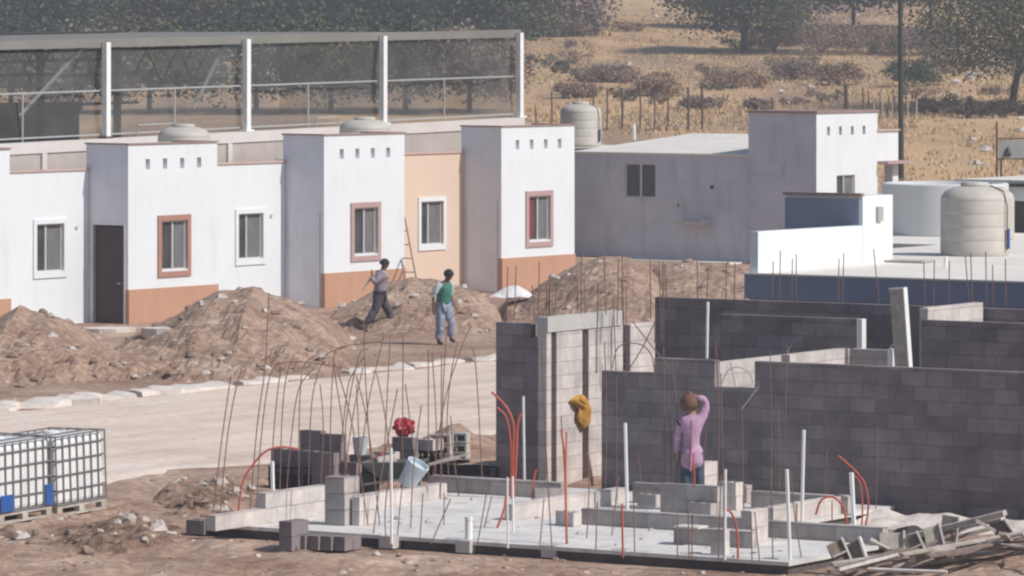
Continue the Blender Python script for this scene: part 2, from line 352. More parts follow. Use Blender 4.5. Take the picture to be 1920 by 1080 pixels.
# ------------------------------------------------------------------ dirt heaps: silhouettes (px, py of crest), depth, base
def heap(name, label, crest, Yc, depth, base=0.0, mt='mound', seed=0, rough=.17, group='dirt heaps in front of the houses'):
    # ridge following the crest points at depth Yc(px), falling off to the front by depth[0] and to the back by depth[1]
    pts = [(W(px, py, Yc(px))) for px, py in crest]
    x0, x1 = pts[0].x, pts[-1].x; nxh, nyh = int((x1-x0)/.09), 64; m = MB()
    for j in range(nyh+1):
        for i in range(nxh+1):
            x = x0+(x1-x0)*i/nxh
            for k in range(len(pts)-1):
                if pts[k].x <= x <= pts[k+1].x+1e-6: break
            a, b = pts[k], pts[k+1]; t = (x-a.x)/max(1e-6, b.x-a.x)
            zc = a.z+(b.z-a.z)*t; yc = a.y+(b.y-a.y)*t
            s = -1+2*j/nyh; y = yc+(s*depth[1] if s > 0 else s*depth[0])
            fall = max(0, 1-abs(s)**(1.25 if s < 0 else 1.0))
            e = min(1, min(x-x0, x1-x)/.5+.0)
            z0 = gz(x, y)
            nn = rough*(fbm(x*1.3+seed, y*.7, 4)*1.5-.55*abs(fbm(x*2.2+seed, y*.55+seed, 3))+.6*fbm(x*4+seed, y*4, 3))*min(1, 4*fall)*min(1, .35+abs(s)*2.4)
            z = z0-.12+(zc-z0+.12)*fall*max(0, e)**.5+nn
            m.v.append((x, y, z))
    for j in range(nyh):
        for i in range(nxh): q = j*(nxh+1)+i; m.f.append((q, q+1, q+nxh+2, q+nxh+1))
    o = m.build(name, mt); tag(o, label, 'dirt heap', group)
    return m
HE = []
HE.append(heap('dirt_heap', 'reddish dirt heap at the left edge in front of the white wall', [(-90, 640), (-30, 600), (8, 590), (40, 572), (62, 583), (82, 585), (112, 595), (150, 612), (190, 640), (230, 672), (290, 715), (330, 735)], lambda px: 103, (10.0, 3.5), seed=1))
HE.append(heap('dirt_heap', 'largest dirt heap with a pointed top below the plain white window', [(185, 690), (235, 638), (290, 607), (330, 590), (370, 563), (410, 544), (440, 546), (477, 536), (505, 553), (545, 562), (590, 580), (620, 596), (650, 622), (690, 668)], lambda px: 105+(px-240)*.004, (11.0, 3.8), seed=5))
HE.append(heap('dirt_heap', 'long lumpy dirt bank between the heaps and the kerb slabs at left', [(-130, 668), (-40, 655), (40, 662), (110, 650), (180, 655), (240, 662), (320, 655), (400, 662), (470, 650), (540, 655), (610, 665), (660, 690), (700, 715)], lambda px: 97.5+px*.0045, (4.2, 4.5), seed=31, rough=.3))
HE.append(heap('dirt_heap', 'dirt heap behind the two walking men below the beige wall', [(590, 640), (625, 585), (680, 555), (730, 530), (775, 518), (820, 524), (860, 535), (900, 548), (930, 575), (965, 625)], lambda px: 114.5, (5.5, 2.2), seed=9))
HE.append(heap('dirt_heap', 'steep dirt heap against the long grey side wall behind the rebar rods', [(915, 610), (950, 560), (985, 552), (1015, 530), (1050, 512), (1085, 492), (1130, 478), (1180, 482), (1215, 500), (1240, 530), (1275, 585)], lambda px: 117, (11, 4), seed=13))
HE.append(heap('dirt_heap', 'low pale dirt bank between the grey side wall and the blue wall', [(1190, 560), (1225, 500), (1280, 492), (1340, 494), (1390, 500), (1425, 520), (1460, 570)], lambda px: 119, (13, 4), seed=17, rough=.12))
HE.append(heap('spoil_heap', 'low crumbly spoil heap left of the slab wall tip', [(262, 968), (290, 940), (320, 918), (352, 904), (385, 902), (415, 912), (445, 918), (470, 935), (490, 960)], lambda px: 71.5, (3.2, 2.6), seed=21, rough=.30, mt='spoil', group='low spoil heaps on the dirt'))
HE.append(heap('spoil_heap', 'long low spoil ridge in front of the liquid totes', [(-110, 1010), (-40, 990), (60, 1000), (130, 990), (200, 968), (250, 962), (300, 985), (350, 1000), (400, 1020)], lambda px: 66.6, (2.6, 1.4), seed=25, rough=.20, mt='spoil', group='low spoil heaps on the dirt'))
# clods and stones
def rock(m, c, r, sd):
    rnd = random.Random(sd); vs = []
    for th, n in ((.5, 5), (1.4, 6), (2.4, 5)):
        for k in range(n):
            a = 2*math.pi*(k+rnd.random()*.5)/n; q = r*(.7+.6*rnd.random())
            vs.append((c[0]+q*math.sin(th)*math.cos(a), c[1]+q*math.sin(th)*math.sin(a), c[2]+q*math.cos(th)*.7))
    fs = [tuple(range(5))]
    fs += [(i, 5+i, 5+(i+1), (i+1) % 5) for i in range(5)]+[(0, 10, 5)]
    fs += [(5+i, 11+min(i, 4), 11+(i+1) % 5, 5+(i+1) % 6) for i in range(6) if i < 5]+[(10, 5, 11)]
    fs += [tuple(reversed(range(11, 16)))]
    m.add(vs, fs)
for nm, mt, cnt, r0, r1 in (('stones', 'stone', 360, .02, .15), ('clods', 'stone_dark', 620, .025, .14)):
    m = MB()
    for h in HE:
        for k in range(cnt//6+int(len(h.v)/260)):
            v = random.choice(h.v); 
            if v[2] < gz(v[0], v[1])-.02: continue
            rock(m, v, r0+(r1-r0)*random.random()**3.2, random.random())
    for k in range(cnt):
        px, py = random.uniform(0, 1920), random.choice((random.uniform(960, 1080), random.uniform(740, 990)))
        if py < 960 and px > 430: continue
        p = G(px, py); rock(m, (p.x, p.y, gz(p.x, p.y)), .012+.05*random.random()**3, random.random())
    tag(m.build(nm, mt), 'small pale stones scattered over the dirt' if nm == 'stones' else 'dark reddish clods scattered over the dirt', 'rubble', kind='stuff')
# flat slabs on the heaps
for px, py, r, lb in ((205, 618, .5, 'flat pale concrete doorstep slab half buried outside the dark door'), (310, 618, .42, 'rounded pale slab lying on the largest dirt heap')):
    p = W(px, py, 110.5 if px < 250 else 103.0); m = MB(); n = 10
    ring = [(r*1.2*math.cos(2*math.pi*k/n)*(1+.15*nz(k, px)), r*math.sin(2*math.pi*k/n)*(1+.15*nz(k, px+3))) for k in range(n)]
    m.add([(x, y, .04) for x, y in ring]+[(x*.95, y*.95, -.3) for x, y in ring], [tuple(range(n)), tuple(reversed(range(n, 2*n)))]+[(k, n+k, n+(k+1) % n, (k+1) % n) for k in range(n)])
    tag(m.build('concrete_piece', 'rubble_white', loc=p), lb, 'concrete slab')

# ------------------------------------------------------------------ houses
def holed(m, O, ux, uz, nrm, wd, ht, holes, thick):
    # rectangle wd x ht spanned by ux, uz with rectangular holes, plus the reveals going in by thick
    O, ux, uz, nrm = map(Vector, (O, ux, uz, nrm))
    X = sorted({0, wd, *[h[0] for h in holes], *[h[2] for h in holes]}); Z = sorted({0, ht, *[h[1] for h in holes], *[h[3] for h in holes]})
    P = lambda x, z, d=0: O+ux*x+uz*z-nrm*d
    for i in range(len(X)-1):
        for j in range(len(Z)-1):
            cx, cz = (X[i]+X[i+1])/2, (Z[j]+Z[j+1])/2
            if any(h[0] < cx < h[2] and h[1] < cz < h[3] for h in holes): continue
            m.add([P(X[i], Z[j]), P(X[i+1], Z[j]), P(X[i+1], Z[j+1]), P(X[i], Z[j+1])], [(0, 1, 2, 3)])
    for a, b, c, d in holes:
        for q in ((a, b, c, b), (c, b, c, d), (c, d, a, d), (a, d, a, b)):
            m.add([P(q[0], q[1]), P(q[0], q[1], thick), P(q[2], q[3], thick), P(q[2], q[3])], [(0, 1, 2, 3)])
def window(parent, wall_y, x0, z0, x1, z1, trim=None, tw=.13, red=False, leaf=.5):
    # face plane is local y = wall_y, outside is -y (the facade faces local -y ... built in house space)
    fr = MB(); d = .10; f = .035
    y0 = wall_y+d-.045; y1 = wall_y+d
    for a in ((x0, z0, x1, z0+f), (x0, z1-f, x1, z1), (x0, z0+f, x0+f, z1-f), (x1-f, z0+f, x1, z1-f)): fr.box(a[0], y0, a[1], a[2], y1, a[3])
    xm = x0+(x1-x0)*leaf; fr.box(xm-.022, y0-.012, z0+f, xm+.022, y1-.003, z1-f)
    fo = fr.build('window', 'alu', parent)
    g_ = MB(); g_.box(x0+f, wall_y+d-.014, z0+f, x1-f, wall_y+d+.02, z1-f); g_.build('pane', 'glass', fo)
    sc = MB(); sc.box(xm+.024, wall_y+d-.022, z0+f+.001, x1-f-.001, wall_y+d-.0145, z1-f-.001); sc.build('screen', 'screen', fo)
    sl = MB(); sl.box(x0, wall_y-.03, z0-.03, x1, wall_y+d-.05, z0+.012); sl.build('sill', 'white_paint', fo)
    if trim:
        t = MB(); p = .035
        t.box(x0-tw, wall_y-p, z0-tw-.03, x1+tw, wall_y+.01, z0-.031); t.box(x0-tw, wall_y-p, z1, x1+tw, wall_y+.01, z1+tw)
        t.box(x0-tw, wall_y-p, z0-.031, x0, wall_y+.01, z1); t.box(x1, wall_y-p, z0-.031, x1+tw, wall_y+.01, z1)
        t.build('window_trim', trim, fo)
    return fo
# facade plane normal is WH; use a house space whose local x = UH (along facade), local y = into the house, so -y is the lit street side
P1 = Vector((-8.84, 113.0, 0))
def house(name, label, base, zb, low_mat, trim, low_trim, door, low=True, twh=4.2, lowh=3.62, tex=1.19):
    e = empty(name, base, AH, label=label, cat='house', group='row of small flat roofed houses')
    e.location.z = zb; tw = 3.22; L = 7.29; D = 7.4; TD = 1.27
    # tower
    m = MB()
    vents = [(.62+i*.62, 3.62, .62+i*.62+.155, 3.86) for i in range(4)]
    holed(m, (0, 0, .86), (1, 0, 0), (0, 0, 1), (0, -1, 0), tw, twh-.86, [(1.17, .40, 2.10, 1.55)]+[(a, b-.86, c, d-.86) for a, b, c, d in vents], .14)
    m.add([(tw, 0, 0), (tw, TD, 0), (tw, TD, twh), (tw, 0, twh)], [(0, 1, 2, 3)])
    m.box(1.0, .13, 1.1, 2.3, 1.0, 2.5); m.box(.4, .13, 3.5, 2.9, .3, 4.0)
    m.build('tower_wall', 'white_paint', e)
    bd = MB(); bd.box(-.005, -.03, -.4, tw+.02, .1, .86); bd.build('base_band', 'brown_band', e)
    s = MB()
    dz = 2.34
    holed(s, (0, TD, -.3), (0, -1, 0), (0, 0, 1), (-1, 0, 0), TD, twh+.3, [(TD-1.06, .33, TD-.12, dz+.3)], .10)
    s.box(.105, .1, -.3, tw-.05, TD-.01, .8); s.add([(0, TD, 3.2), (tw, TD, 3.2), (tw, TD, twh), (0, TD, twh)], [(0, 1, 2, 3)])
    s.build('side_wall', 'side_render', e)
    if door == 'door_light':
        dd = MB(); dd.box(-.02, .13, .0, .08, 1.05, dz); do = dd.build('door', 'side_render', e)
    else:
        dd = MB(); dd.box(.055, .15, .06, .10, 1.03, dz-.04); do = dd.build('door', door, e)
    fr = MB()
    fr.box(-.02, .07, .0, .06, .12, dz+.05); fr.box(-.02, 1.06, .0, .06, 1.11, dz+.05); fr.box(-.02, .12, dz, .06, 1.06, dz+.05); door == 'door_dark' and fr.build('door_frame', 'side_render', do)
    hd = MB(); hd.tube([(.05, .23, 1.0), (-.04, .23, 1.0), (-.04, .30, 1.0)], .012); hd.build('handle', 'alu', do)
    c = MB(); c.box(-.03, -.03, twh, tw+.03, .11, twh+.035); c.box(-.03, .11, twh, .11, TD+.03, twh+.035); c.box(tw-.12, .11, twh, tw+.03, TD+.03, twh+.035); c.build('coping', 'coping', e)
    r = MB(); r.box(.02, .115, twh-.45, tw-.125, TD-.01, twh-.35); r.build('tower_roof', 'roof_cream', e)
    window(e, 0, 1.17, 1.26, 2.10, 2.41, trim)
    if not low:
        r = MB(); r.box(.0, TD+.01, -.3, tw-.02, D, 3.2); r.build('rear_wall', 'side_render', e)
        r = MB(); r.box(.02, TD+.02, 3.21, tw-.04, D, 3.30); r.build('roof', 'roof_cream', e)
        return e
    # low part, recessed by tex, running on to the next tower
    m = MB(); x0 = tw; W_ = L-tw-.01
    lh = lowh
    holed(m, (x0, tex, -.3), (1, 0, 0), (0, 0, 1), (0, -1, 0), W_, lh+.3, [(2.23, 1.62, 3.17, 2.72)], .12)
    m.box(x0+.1, tex+.125, -.3, x0+W_-.05, tex+.4, lh-.02); m.box(x0+.01, 2.0, -.3, x0+W_, D, 3.2)
    m.build('front_wall', low_mat, e)
    window(e, tex, x0+2.23, 1.32, x0+3.17, 2.42, low_trim, .11, leaf=.4)
    c = MB(); c.box(x0, tex-.035, lh, x0+W_+.005, tex+.12, lh+.05); c.build('low_coping', 'coping_pink', e)
    r = MB(); r.box(.05, 2.02, 3.21, x0+W_, D, 3.30); r.box(x0+.02, tex+.41, 3.21, x0+W_, 2.02, 3.30); r.box(.05, TD+.02, 3.21, x0+.02, 2.02, 3.30); r.build('roof', 'roof_cream', e)
    r = MB(); r.box(.0, TD+.01, -.3, x0, D, 3.2); r.build('rear_wall', 'side_render', e)
    return e
def hp(i): return P1+UH*(7.29*i)
house('row_house', 'leftmost house of the row, cut by the frame, with a plain white trimmed window', hp(-1), -.02, 'white_paint', 'trim_brown', 'white_paint', 'door_dark')
house('row_house', 'white house with brown window frame and a dark brown door in its tower side', hp(0), 0, 'white_paint', 'trim_brown', 'white_paint', 'door_dark')
house('row_house', 'house with a white tower above the walking men and a beige low front', hp(1), .09, 'beige_paint', 'trim_mauve', 'white_paint', 'door_light')
e3 = house('row_house', 'house whose white tower stands beside the long grey side wall, red curtain inside', hp(2), .18, 'white_paint', 'trim_mauve', 'white_paint', 'door_light', low=False)
cu = MB(); cu.box(1.22, .075, 1.32, 1.47, .082, 2.36); cu.build('curtain', 'curtain_red', e3)
# wall lamps / small fittings
for px, py, lab in ((143, 426, 'small round light fitting on the white wall beside the plain left window'), (508, 404, 'small round light fitting on the white wall beside the middle window')):
    i = 0 if px < 200 else 1
    b = hp(i-1)+(-WH)*1.19; t = along(b, UH, px); p = b+UH*t; z = H-(py-YH)/F*p.y
    m = MB(); m.lathe([(.001, -.01), (.055, -.01), (.05, .03), (.001, .035)], 12); o = m.build('light_fitting', 'alu', loc=(p.x, p.y, z)); o.rotation_euler = (R(90), 0, R(AH)); tag(o, lab, 'light fitting')

# end house E seen from its grey side
E0 = Vector((1.75, 140.5, .38)); LE = (6.75-1.75)/WH.x
e = empty('grey_side_house', E0, AH, label='house seen from its long grey side wall, its white tower at the right end', cat='house')
# local: x = UH, y = -WH (to the back-left); the side wall runs from y=0 to y=-LE, tower from -LE to -LE-2.2
m = MB(); s0 = 5.99; WA, WB = along(E0, WH, 1171), along(E0, WH, 1229)
holed(m, (0, 0, -.5), (0, -1, 0), (0, 0, 1), (-1, 0, 0), s0, 3.5, [(WA, 2.22, WB, 3.20)], .12)
m.box(.13, -s0+.02, -.5, 4.3, -.02, 2.98)
m.build('side_wall', 'grey_render', e)
w0 = MB()
for q in ((WA, 1.72, WB, 1.76), (WA, 2.66, WB, 2.70), (WA, 1.76, WA+.04, 2.66), (WB-.04, 1.76, WB, 2.66), ((WA+WB)/2-.03, 1.76, (WA+WB)/2+.03, 2.66)): w0.box(.05, -q[2], q[1], .09, -q[0], q[3])
wo = w0.build('window', 'alu', e); q = MB(); q.box(.075, -WB+.04, 1.76, .11, -WA-.04, 2.66); q.build('pane', 'glass', wo)
rf = MB()
rf.add([(-.02, -s0+.01, 3.0), (-.02, .02, 3.0), (6.2, .02, 3.42), (6.2, -s0+.01, 3.42), (-.02, -s0+.01, 2.94), (-.02, .02, 2.94), (6.2, .02, 2.9), (6.2, -s0+.01, 2.9)],
       [(0, 3, 2, 1), (4, 5, 6, 7), (0, 1, 5, 4), (1, 2, 6, 5), (2, 3, 7, 6), (3, 0, 4, 7)]); rf.build('roof', 'roof_cream', e)
th = 4.17; y1 = -s0-2.25
t = MB(); t.box(0, y1+.17, -.5, 3.0, -s0-.005, th); t.box(0, y1+.002, -.5, .13, y1+.17, th); t.build('tower_side', 'grey_render', e)
t = MB(); t.box(2.0, .3, -.3, 5.5, 3.6, 3.05); t.build('rear_block', 'roof_cream', e)
t = MB()
holed(t, (0, y1, -.5), (1, 0, 0), (0, 0, 1), (0, -1, 0), 3.2, th+.5, [(1.05, 2.0, 2.0, 2.93)]+[(.55+i*.62, 4.05, .70+i*.62, 4.29) for i in range(4)], .14)
t.build('tower_front', 'white_paint', e)
window(e, y1, 1.05, 1.5, 2.0, 2.43, None, leaf=.45)
k = MB(); k.box(-.04, y1-.04, th, 3.24, -s0, th+.06); k.build('coping', 'coping', e)
k = MB(); k.box(-.014, -s0-1.0, -.3, .01, -s0-.1, 2.42); k.box(-.03, -s0-1.03, 2.42, .0, -s0-.07, 2.46); k.build('door', 'grey_render', e)
# little porch part right of the tower
k = MB(); k.box(3.2, y1+.9, -.5, 4.35, y1+2.2, 3.62); k.box(3.2, y1+.02, 2.75, 4.35, y1+.9, 3.62); k.box(4.05, y1+.02, -.5, 4.35, y1+.3, 2.72); k.build('porch_wall', 'white_paint', e)
k = MB(); k.box(3.2, y1-.35, 2.70, 4.75, y1+.0, 2.78); k.build('porch_lintel', 'trim_mauve', e)
k = MB(); k.box(3.3, y1+.86, 1.5, 3.9, y1+.89, 2.45); k.build('porch_window', 'glass', e)
k = MB(); k.box(3.18, y1-.03, 3.62, 4.38, y1+2.2, 3.67); k.build('porch_coping', 'coping_pink', e)
# wall hole, small fitting, sink ledge on the grey wall
def on_side(px, py, dz=0):
    tt = along(E0, WH, px); p = E0+WH*tt; return Vector((p.x, p.y, H-(py-YH)/F*p.y+dz))
for px, py, r_, lb in ((1335, 351, .06, 'round dark pipe hole high in the grey side wall'), (1272, 385, .035, 'tiny dark pipe hole in the middle of the grey side wall')):
    p = on_side(px, py); m = MB(); m.lathe([(.001, -.01), (r_, -.01), (r_*.9, .02), (.001, .005)], 10); o = m.build('pipe_hole', 'dark_steel', loc=p); o.rotation_euler = (R(90), 0, R(AH-90)); tag(o, lb, 'pipe hole')
p = on_side(1280, 420); m = MB(); m.box(-.35, -.8, 0, 0, 0, .1); m.box(-.35, -.95, -.03, 0, -.805, .16)
tag(m.build('wall_ledge', 'concrete', loc=p, rot=AH), 'small projecting concrete sink ledge on the grey side wall', 'ledge')
p = on_side(1080, 482); m = MB(); m.box(-1.0, -5.9, -.12, -.01, .1, .03)
tag(m.build('footing', 'roof_cream', loc=p, rot=AH), 'pale concrete footing strip along the foot of the grey side wall', 'footing')

# ------------------------------------------------------------------ water tanks
def tank(name, label, c, r, h, mt='tank_beige', pipe=False, group='plastic water tanks on the roofs'):
    e = empty(name, c, 20, label=label, cat='water tank', group=group)
    pr = [(r*.97, 0), (r, .05)]; n = 4
    for i in range(n):
        za, zb = .05+(h*.78-.05)*i/n, .05+(h*.78-.05)*(i+1)/n
        pr += [(r, za+.03), (r, zb-.045), (r*.988, zb-.022), (r, zb)]
    pr += [(r*.98, h*.82), (r*.86, h*.9), (r*.6, h*.955), (r*.36, h*.97)]
    m = MB(); m.lathe(pr, 40); m.build('tank_body', mt, e, smooth=True)
    m = MB(); m.lathe([(r*.40, h*.95), (r*.42, h*.99), (r*.38, h*1.02), (r*.2, h*1.03)], 24); m.build('lid', mt, e, smooth=True)
    if pipe:
        a = R(-55); m = MB(); q = lambda rr, z, da=0: (rr*math.cos(a+da), rr*math.sin(a+da), z)
        m.tube([q(r*.5, h*.98), q(r*.95, h*.9), q(r+.04, h*.7), q(r+.04, .1)], .012); m.build('pipe', 'dark_steel', e)
        m = MB(); m.tube([q(r+.05, h*.38, .05), q(r+.05, .12, .05)], .028); m.build('blue_pipe', 'ibc_blue', e)
    return e
def tankat(label, pxc, py_top, Yd, r, zroof, **k):
    top = H-(py_top-YH)/F*Yd; return tank('water_tank', label, Vector(((pxc-960)/F*Yd, Yd, zroof)), r, (top-zroof)/1.03, **k)
tankat('beige tank dome behind the brown framed white tower', 345, 232, 119.5, .64, 3.3)
tankat('beige tank dome behind the tower above the walking men', 684, 219, 126.5, .66, 3.4)
tankat('tall beige tank on the roof left of the long cream roof', 1089, 190, 144.5, .61, 3.46, pipe=True)
# ------------------------------------------------------------------ near right house C with its tower D
C0 = G(1405, 513, 2.9); C0.z = 0
e = empty('blue_wall_house', C0, AS, label='nearest house on the right with a blue back wall and a wide sunlit roof', cat='house')
LC = 11.0
m = MB(); m.box(0, -LC, -.1, 12.5, 0, 2.5); m.build('wall', 'blue_render', e)
m = MB(); m.box(-.06, -LC, 2.5, 0.12, .06, 2.885); m.box(.121, -LC, 2.501, 12.5, .0, 2.87); m.build('fascia', 'blue_render', e)
m = MB(); m.box(-.08, -LC, 2.886, 12.5, .08, 2.915); m.build('roof', 'roof_cream', e)
m = MB(); m.add([(.02, -.15, 2.916), (3.55, -.15, 2.916), (3.55, 0.0, 2.916), (.02, 0, 2.916), (.02, -.15, 3.58), (3.55, -.15, 3.56), (3.55, 0.0, 3.56), (.02, 0, 3.58)],
      [(0,3,2,1),(4,5,6,7),(0,1,5,4),(1,2,6,5),(2,3,7,6),(3,0,4,7)]); m.build('parapet', 'white_paint', e)
m = MB(); m.box(3.56, -.152, 0, 4.62, 1.32, 4.05); m.build('tower', 'white_paint', e)
m = MB(); m.box(3.52, -.10, 2.0, 3.559, 1.32, 4.0); m.build('tower_side', 'blue_render', e)
m = MB(); m.box(3.5, -.16, 4.051, 3.6, 1.35, 4.10); m.build('coping', 'coping', e)
m = MB(); m.box(4.02, -.20, 3.62, 4.20, -.153, 3.86); m.build('wall_box', 'rail_grey', e)
m = MB(); m.box(4.63, .083, 2.6, 10.999, 2.3, 2.912); m.box(11.0, .083, 2.6, 17, 5.9, 2.912); m.build('side_roof', 'roof_cream', e)
m = MB(); m.box(12.51, -LC, 2.0, 17.0, .08, 2.909); m.build('rear_roof', 'roof_cream', e)
c = G(1828, 478, 2.92)
tank('water_tank', 'large beige ribbed tank with a blue pipe on the near right roof', c, .60, 1.24, pipe=True, group='plastic water tanks on the roofs')
c = G(1874, 448, 2.92)
tank('water_tank', 'beige tank half hidden behind the large ribbed tank', c, .28, .95, group='plastic water tanks on the roofs')
c = G(1772, 438, 2.92); m = MB(); m.lathe([(1.22, 0), (1.22, .96), (1.19, .98), (1.12, .98), (1.12, .9)], 56)
tag(m.build('cistern', 'tank_white', loc=c, smooth=True), 'wide low white round cistern behind the beige tank', 'cistern')
p = G(1650, 490, 2.93); m = MB(); m.box(0, -.8, 0, .45, -.05, .03)
tag(m.build('roof_hatch', 'wood', loc=(p.x, p.y, 2.925), rot=AS), 'thin grey board lying flat on the near right roof', 'board')  # strip added where the tip of the tank shadow falls
# far right house F
Fp = W(1790, 338, 96.0); e = empty('dark_eaved_house', (Fp.x, Fp.y, 0.5), AS, label='white house with a dark eave line at the right edge', cat='house')
m = MB()
holed(m, (0, 0, -.6), (0, -1, 0), (0, 0, 1), (-1, 0, 0), 6, 3.9, [(1.2, 3.0, 1.9, 3.62)], .1); m.box(.12, -6, -.6, 5, -.02, 3.28); m.build('wall', 'white_paint', e)
m = MB(); m.box(.06, -1.9, 2.4, .10, -1.2, 3.02); m.build('window', 'glass', e)
m = MB(); m.box(-.25, -6.2, 3.30, 5.2, .3, 3.36); m.build('eave', 'dark_steel', e)
m = MB(); m.box(-.0, -6.2, 3.361, 5.2, .0, 3.42); m.build('roof', 'roof_cream', e)

# ------------------------------------------------------------------ perimeter wall and sports court behind the houses
A, B = W(-240, 275, 118.0), W(982, 218, 139.0); A.z = 3.95; B.z = 4.38
dv = (B-A); Lw = Vector((dv.x, dv.y, 0)).length; ang = math.degrees(math.atan2(dv.y, dv.x)); sl = (B.z-A.z)/Lw
e = empty('perimeter_wall', (A.x, A.y, 0), ang, label='long grey block wall with a pale cap running behind the row of houses', cat='wall')
m = MB(); m.add([(0, 0, -.2), (Lw, 0, -.2), (Lw, .2, -.2), (0, .2, -.2), (0, 0, A.z-.28), (Lw, 0, B.z-.28), (Lw, .2, B.z-.28), (0, .2, A.z-.28)], [(0,3,2,1),(4,5,6,7),(0,1,5,4),(1,2,6,5),(2,3,7,6),(3,0,4,7)]); m.build('wall_body', 'wall_old', e)
m = MB(); m.add([(0, -.04, A.z-.28), (Lw, -.04, B.z-.28), (Lw, .26, B.z-.28), (0, .26, A.z-.28), (0, -.04, A.z), (Lw, -.04, B.z), (Lw, .26, B.z), (0, .26, A.z)], [(0,3,2,1),(4,5,6,7),(0,1,5,4),(1,2,6,5),(2,3,7,6),(3,0,4,7)]); m.build('cap', 'wall_cap', e)
for t in (6.0, 9.6, 13.2, 16.8, 20.4):
    m = MB(); m.box(t, -.06, -.2, t+.18, -.001, A.z+sl*t-.285); m.build('pier', 'wall_cap', e)
du = yaw(ang); nb_ = yaw(ang+90)
def wt(px): return along(Vector((A.x, A.y, 0)), du, px)
court = empty('sports_court', (A.x, A.y, 0), ang, label='fenced sports court with white posts, grey netting and a lattice framed canopy', cat='sports court')
def zt(t): return 6.42+ (6.78-6.42)*t/Lw
for px in (205, 468, 724, 980):
    t = wt(px); zb = A.z+sl*t; m = MB(); m.box(t-.08, .02, zb+.002, t+.08, .18, zt(t)); m.build('post', 'post_white', court)
    m = MB(); m.box(t-.16, -.03, zb+.001, t+.16, .25, zb+.05); m.build('base_plate', 'dark_steel' if px == 205 else 'post_white', court)
t0, t1 = 0, wt(984)
def strip(m, ta, tb, ya, yb, h0, h1, top=True):
    za = (lambda t: zt(t)) if top else (lambda t: A.z+sl*t)
    m.add([(ta, ya, za(ta)+h0), (tb, ya, za(tb)+h0), (tb, yb, za(tb)+h0), (ta, yb, za(ta)+h0), (ta, ya, za(ta)+h1), (tb, ya, za(tb)+h1), (tb, yb, za(tb)+h1), (ta, yb, za(ta)+h1)], [(0,3,2,1),(4,5,6,7),(0,1,5,4),(1,2,6,5),(2,3,7,6),(3,0,4,7)])
m = MB(); strip(m, t0, t1+.1, .3, 14, -.02, .02); m.build('canopy_roof', 'canopy', court)
m = MB(); strip(m, t0, t1+.1, .2, .29, -.13, .09); m.build('canopy_edge', 'canopy', court)
m = MB(); strip(m, t0, t1, .215, .245, -1.25, -1.21); strip(m, t0, t1, .215, .245, .08, .12, False)
m.build('rail', 'rail_grey', court)
for px in (-80, 55, 340, 590, 845):
    t = wt(px); m = MB(); m.tube([(t, .23, A.z+sl*t), (t, .23, zt(t)-1.23)], .025); m.build('thin_post', 'rail_grey', court)
for pa, pb in ((-300, 205), (205, 468), (468, 724), (724, 980)):
    ta, tb = wt(pa), wt(pb); m = MB(); nu, nv = 30, 12
    for j in range(nv+1):
        for i in range(nu+1):
            t = ta+(tb-ta)*i/nu; z0_, z1_ = A.z+sl*t, zt(t)-.15; v_ = j/nv
            m.v.append((t, .29+.10*math.sin(math.pi*v_)*(1+nz(t*1.5, v_*3)), z0_+(z1_-z0_)*v_-.07*math.sin(math.pi*i/nu)*v_))
    for j in range(nv):
        for i in range(nu): q_ = j*(nu+1)+i; m.f.append((q_, q_+1, q_+nu+2, q_+nu+1))
    m.build('netting', 'netting', court, smooth=True)
m = MB(); m.add([(t1, .3, B.z), (t1, 9, B.z), (t1, 9, zt(t1)), (t1, .3, zt(t1))], [(0, 1, 2, 3)]); m.build('end_netting', 'netting', court)
def truss(yv, ta, tb, zc, hh, step=.75):
    m = MB()
    for s_ in (0, hh): m.tube([(ta, yv, zt(ta)+zc-s_), (tb, yv, zt(tb)+zc-s_)], .045, 5)
    t = ta; up = True
    while t < tb-step:
        m.tube([(t, yv, zt(t)+zc-(0 if up else hh)), (t+step, yv, zt(t)+zc-(hh if up else 0))], .032, 4)
        m.tube([(t, yv, zt(t)+zc-(hh if up else 0)), (t+step, yv, zt(t)+zc-(0 if up else hh))], .022, 4)
        up = not up; t += step
    m.build('truss', 'truss', court)
truss(1.0, t0, wt(470), -.22, .85, .62); truss(2.6, wt(240), wt(400), -.9, .75, .7); truss(8.5, t0, wt(560), -.1, .9, .9); truss(13.5, t0, wt(900), .05, .8, 1.1)
for px in (60, 130, 300, 410, 600, 760, 900):
    t = wt(px); m = MB(); m.tube([(t, 13.5, .8), (t, 13.5, zt(t))], .12, 6); m.build('rear_post', 'truss', court)
for ta, tb in ((wt(70), wt(190)), (wt(395), wt(455))):
    m = MB(); m.tube([(ta, .6, zt(ta)-1.8), (tb, .6, zt(tb)-.1)], .05, 5); m.build('brace', 'rail_grey', court)
m = MB(); m.box(t0, 14.2, .5, t1-3, 14.4, 4.75); m.build('back_wall', 'dark_concrete', court)
m = MB(); m.box(wt(385), 13.0, .5, wt(425), 13.3, 5.9); m.build('back_door', 'door_dark', court)
for px0, px1, zz in ((265, 330, .30), (1230, 1232, .3), (598, 640, .26)):
    if px0 > 1000: continue
    a, b = wt(px0), wt(px1); m = MB(); m.tube([(a, .1, A.z+sl*a), (a, .1, A.z+sl*a+zz), (b, .1, A.z+sl*b+zz), (b, .1, A.z+sl*b)], .02)
    tag(m.build('pipe_loop', 'rail_grey', loc=(A.x, A.y, 0), rot=ang), 'bent grey pipe on the wall cap left of the '+('first' if px0 < 400 else 'second')+' tank dome', 'pipe')

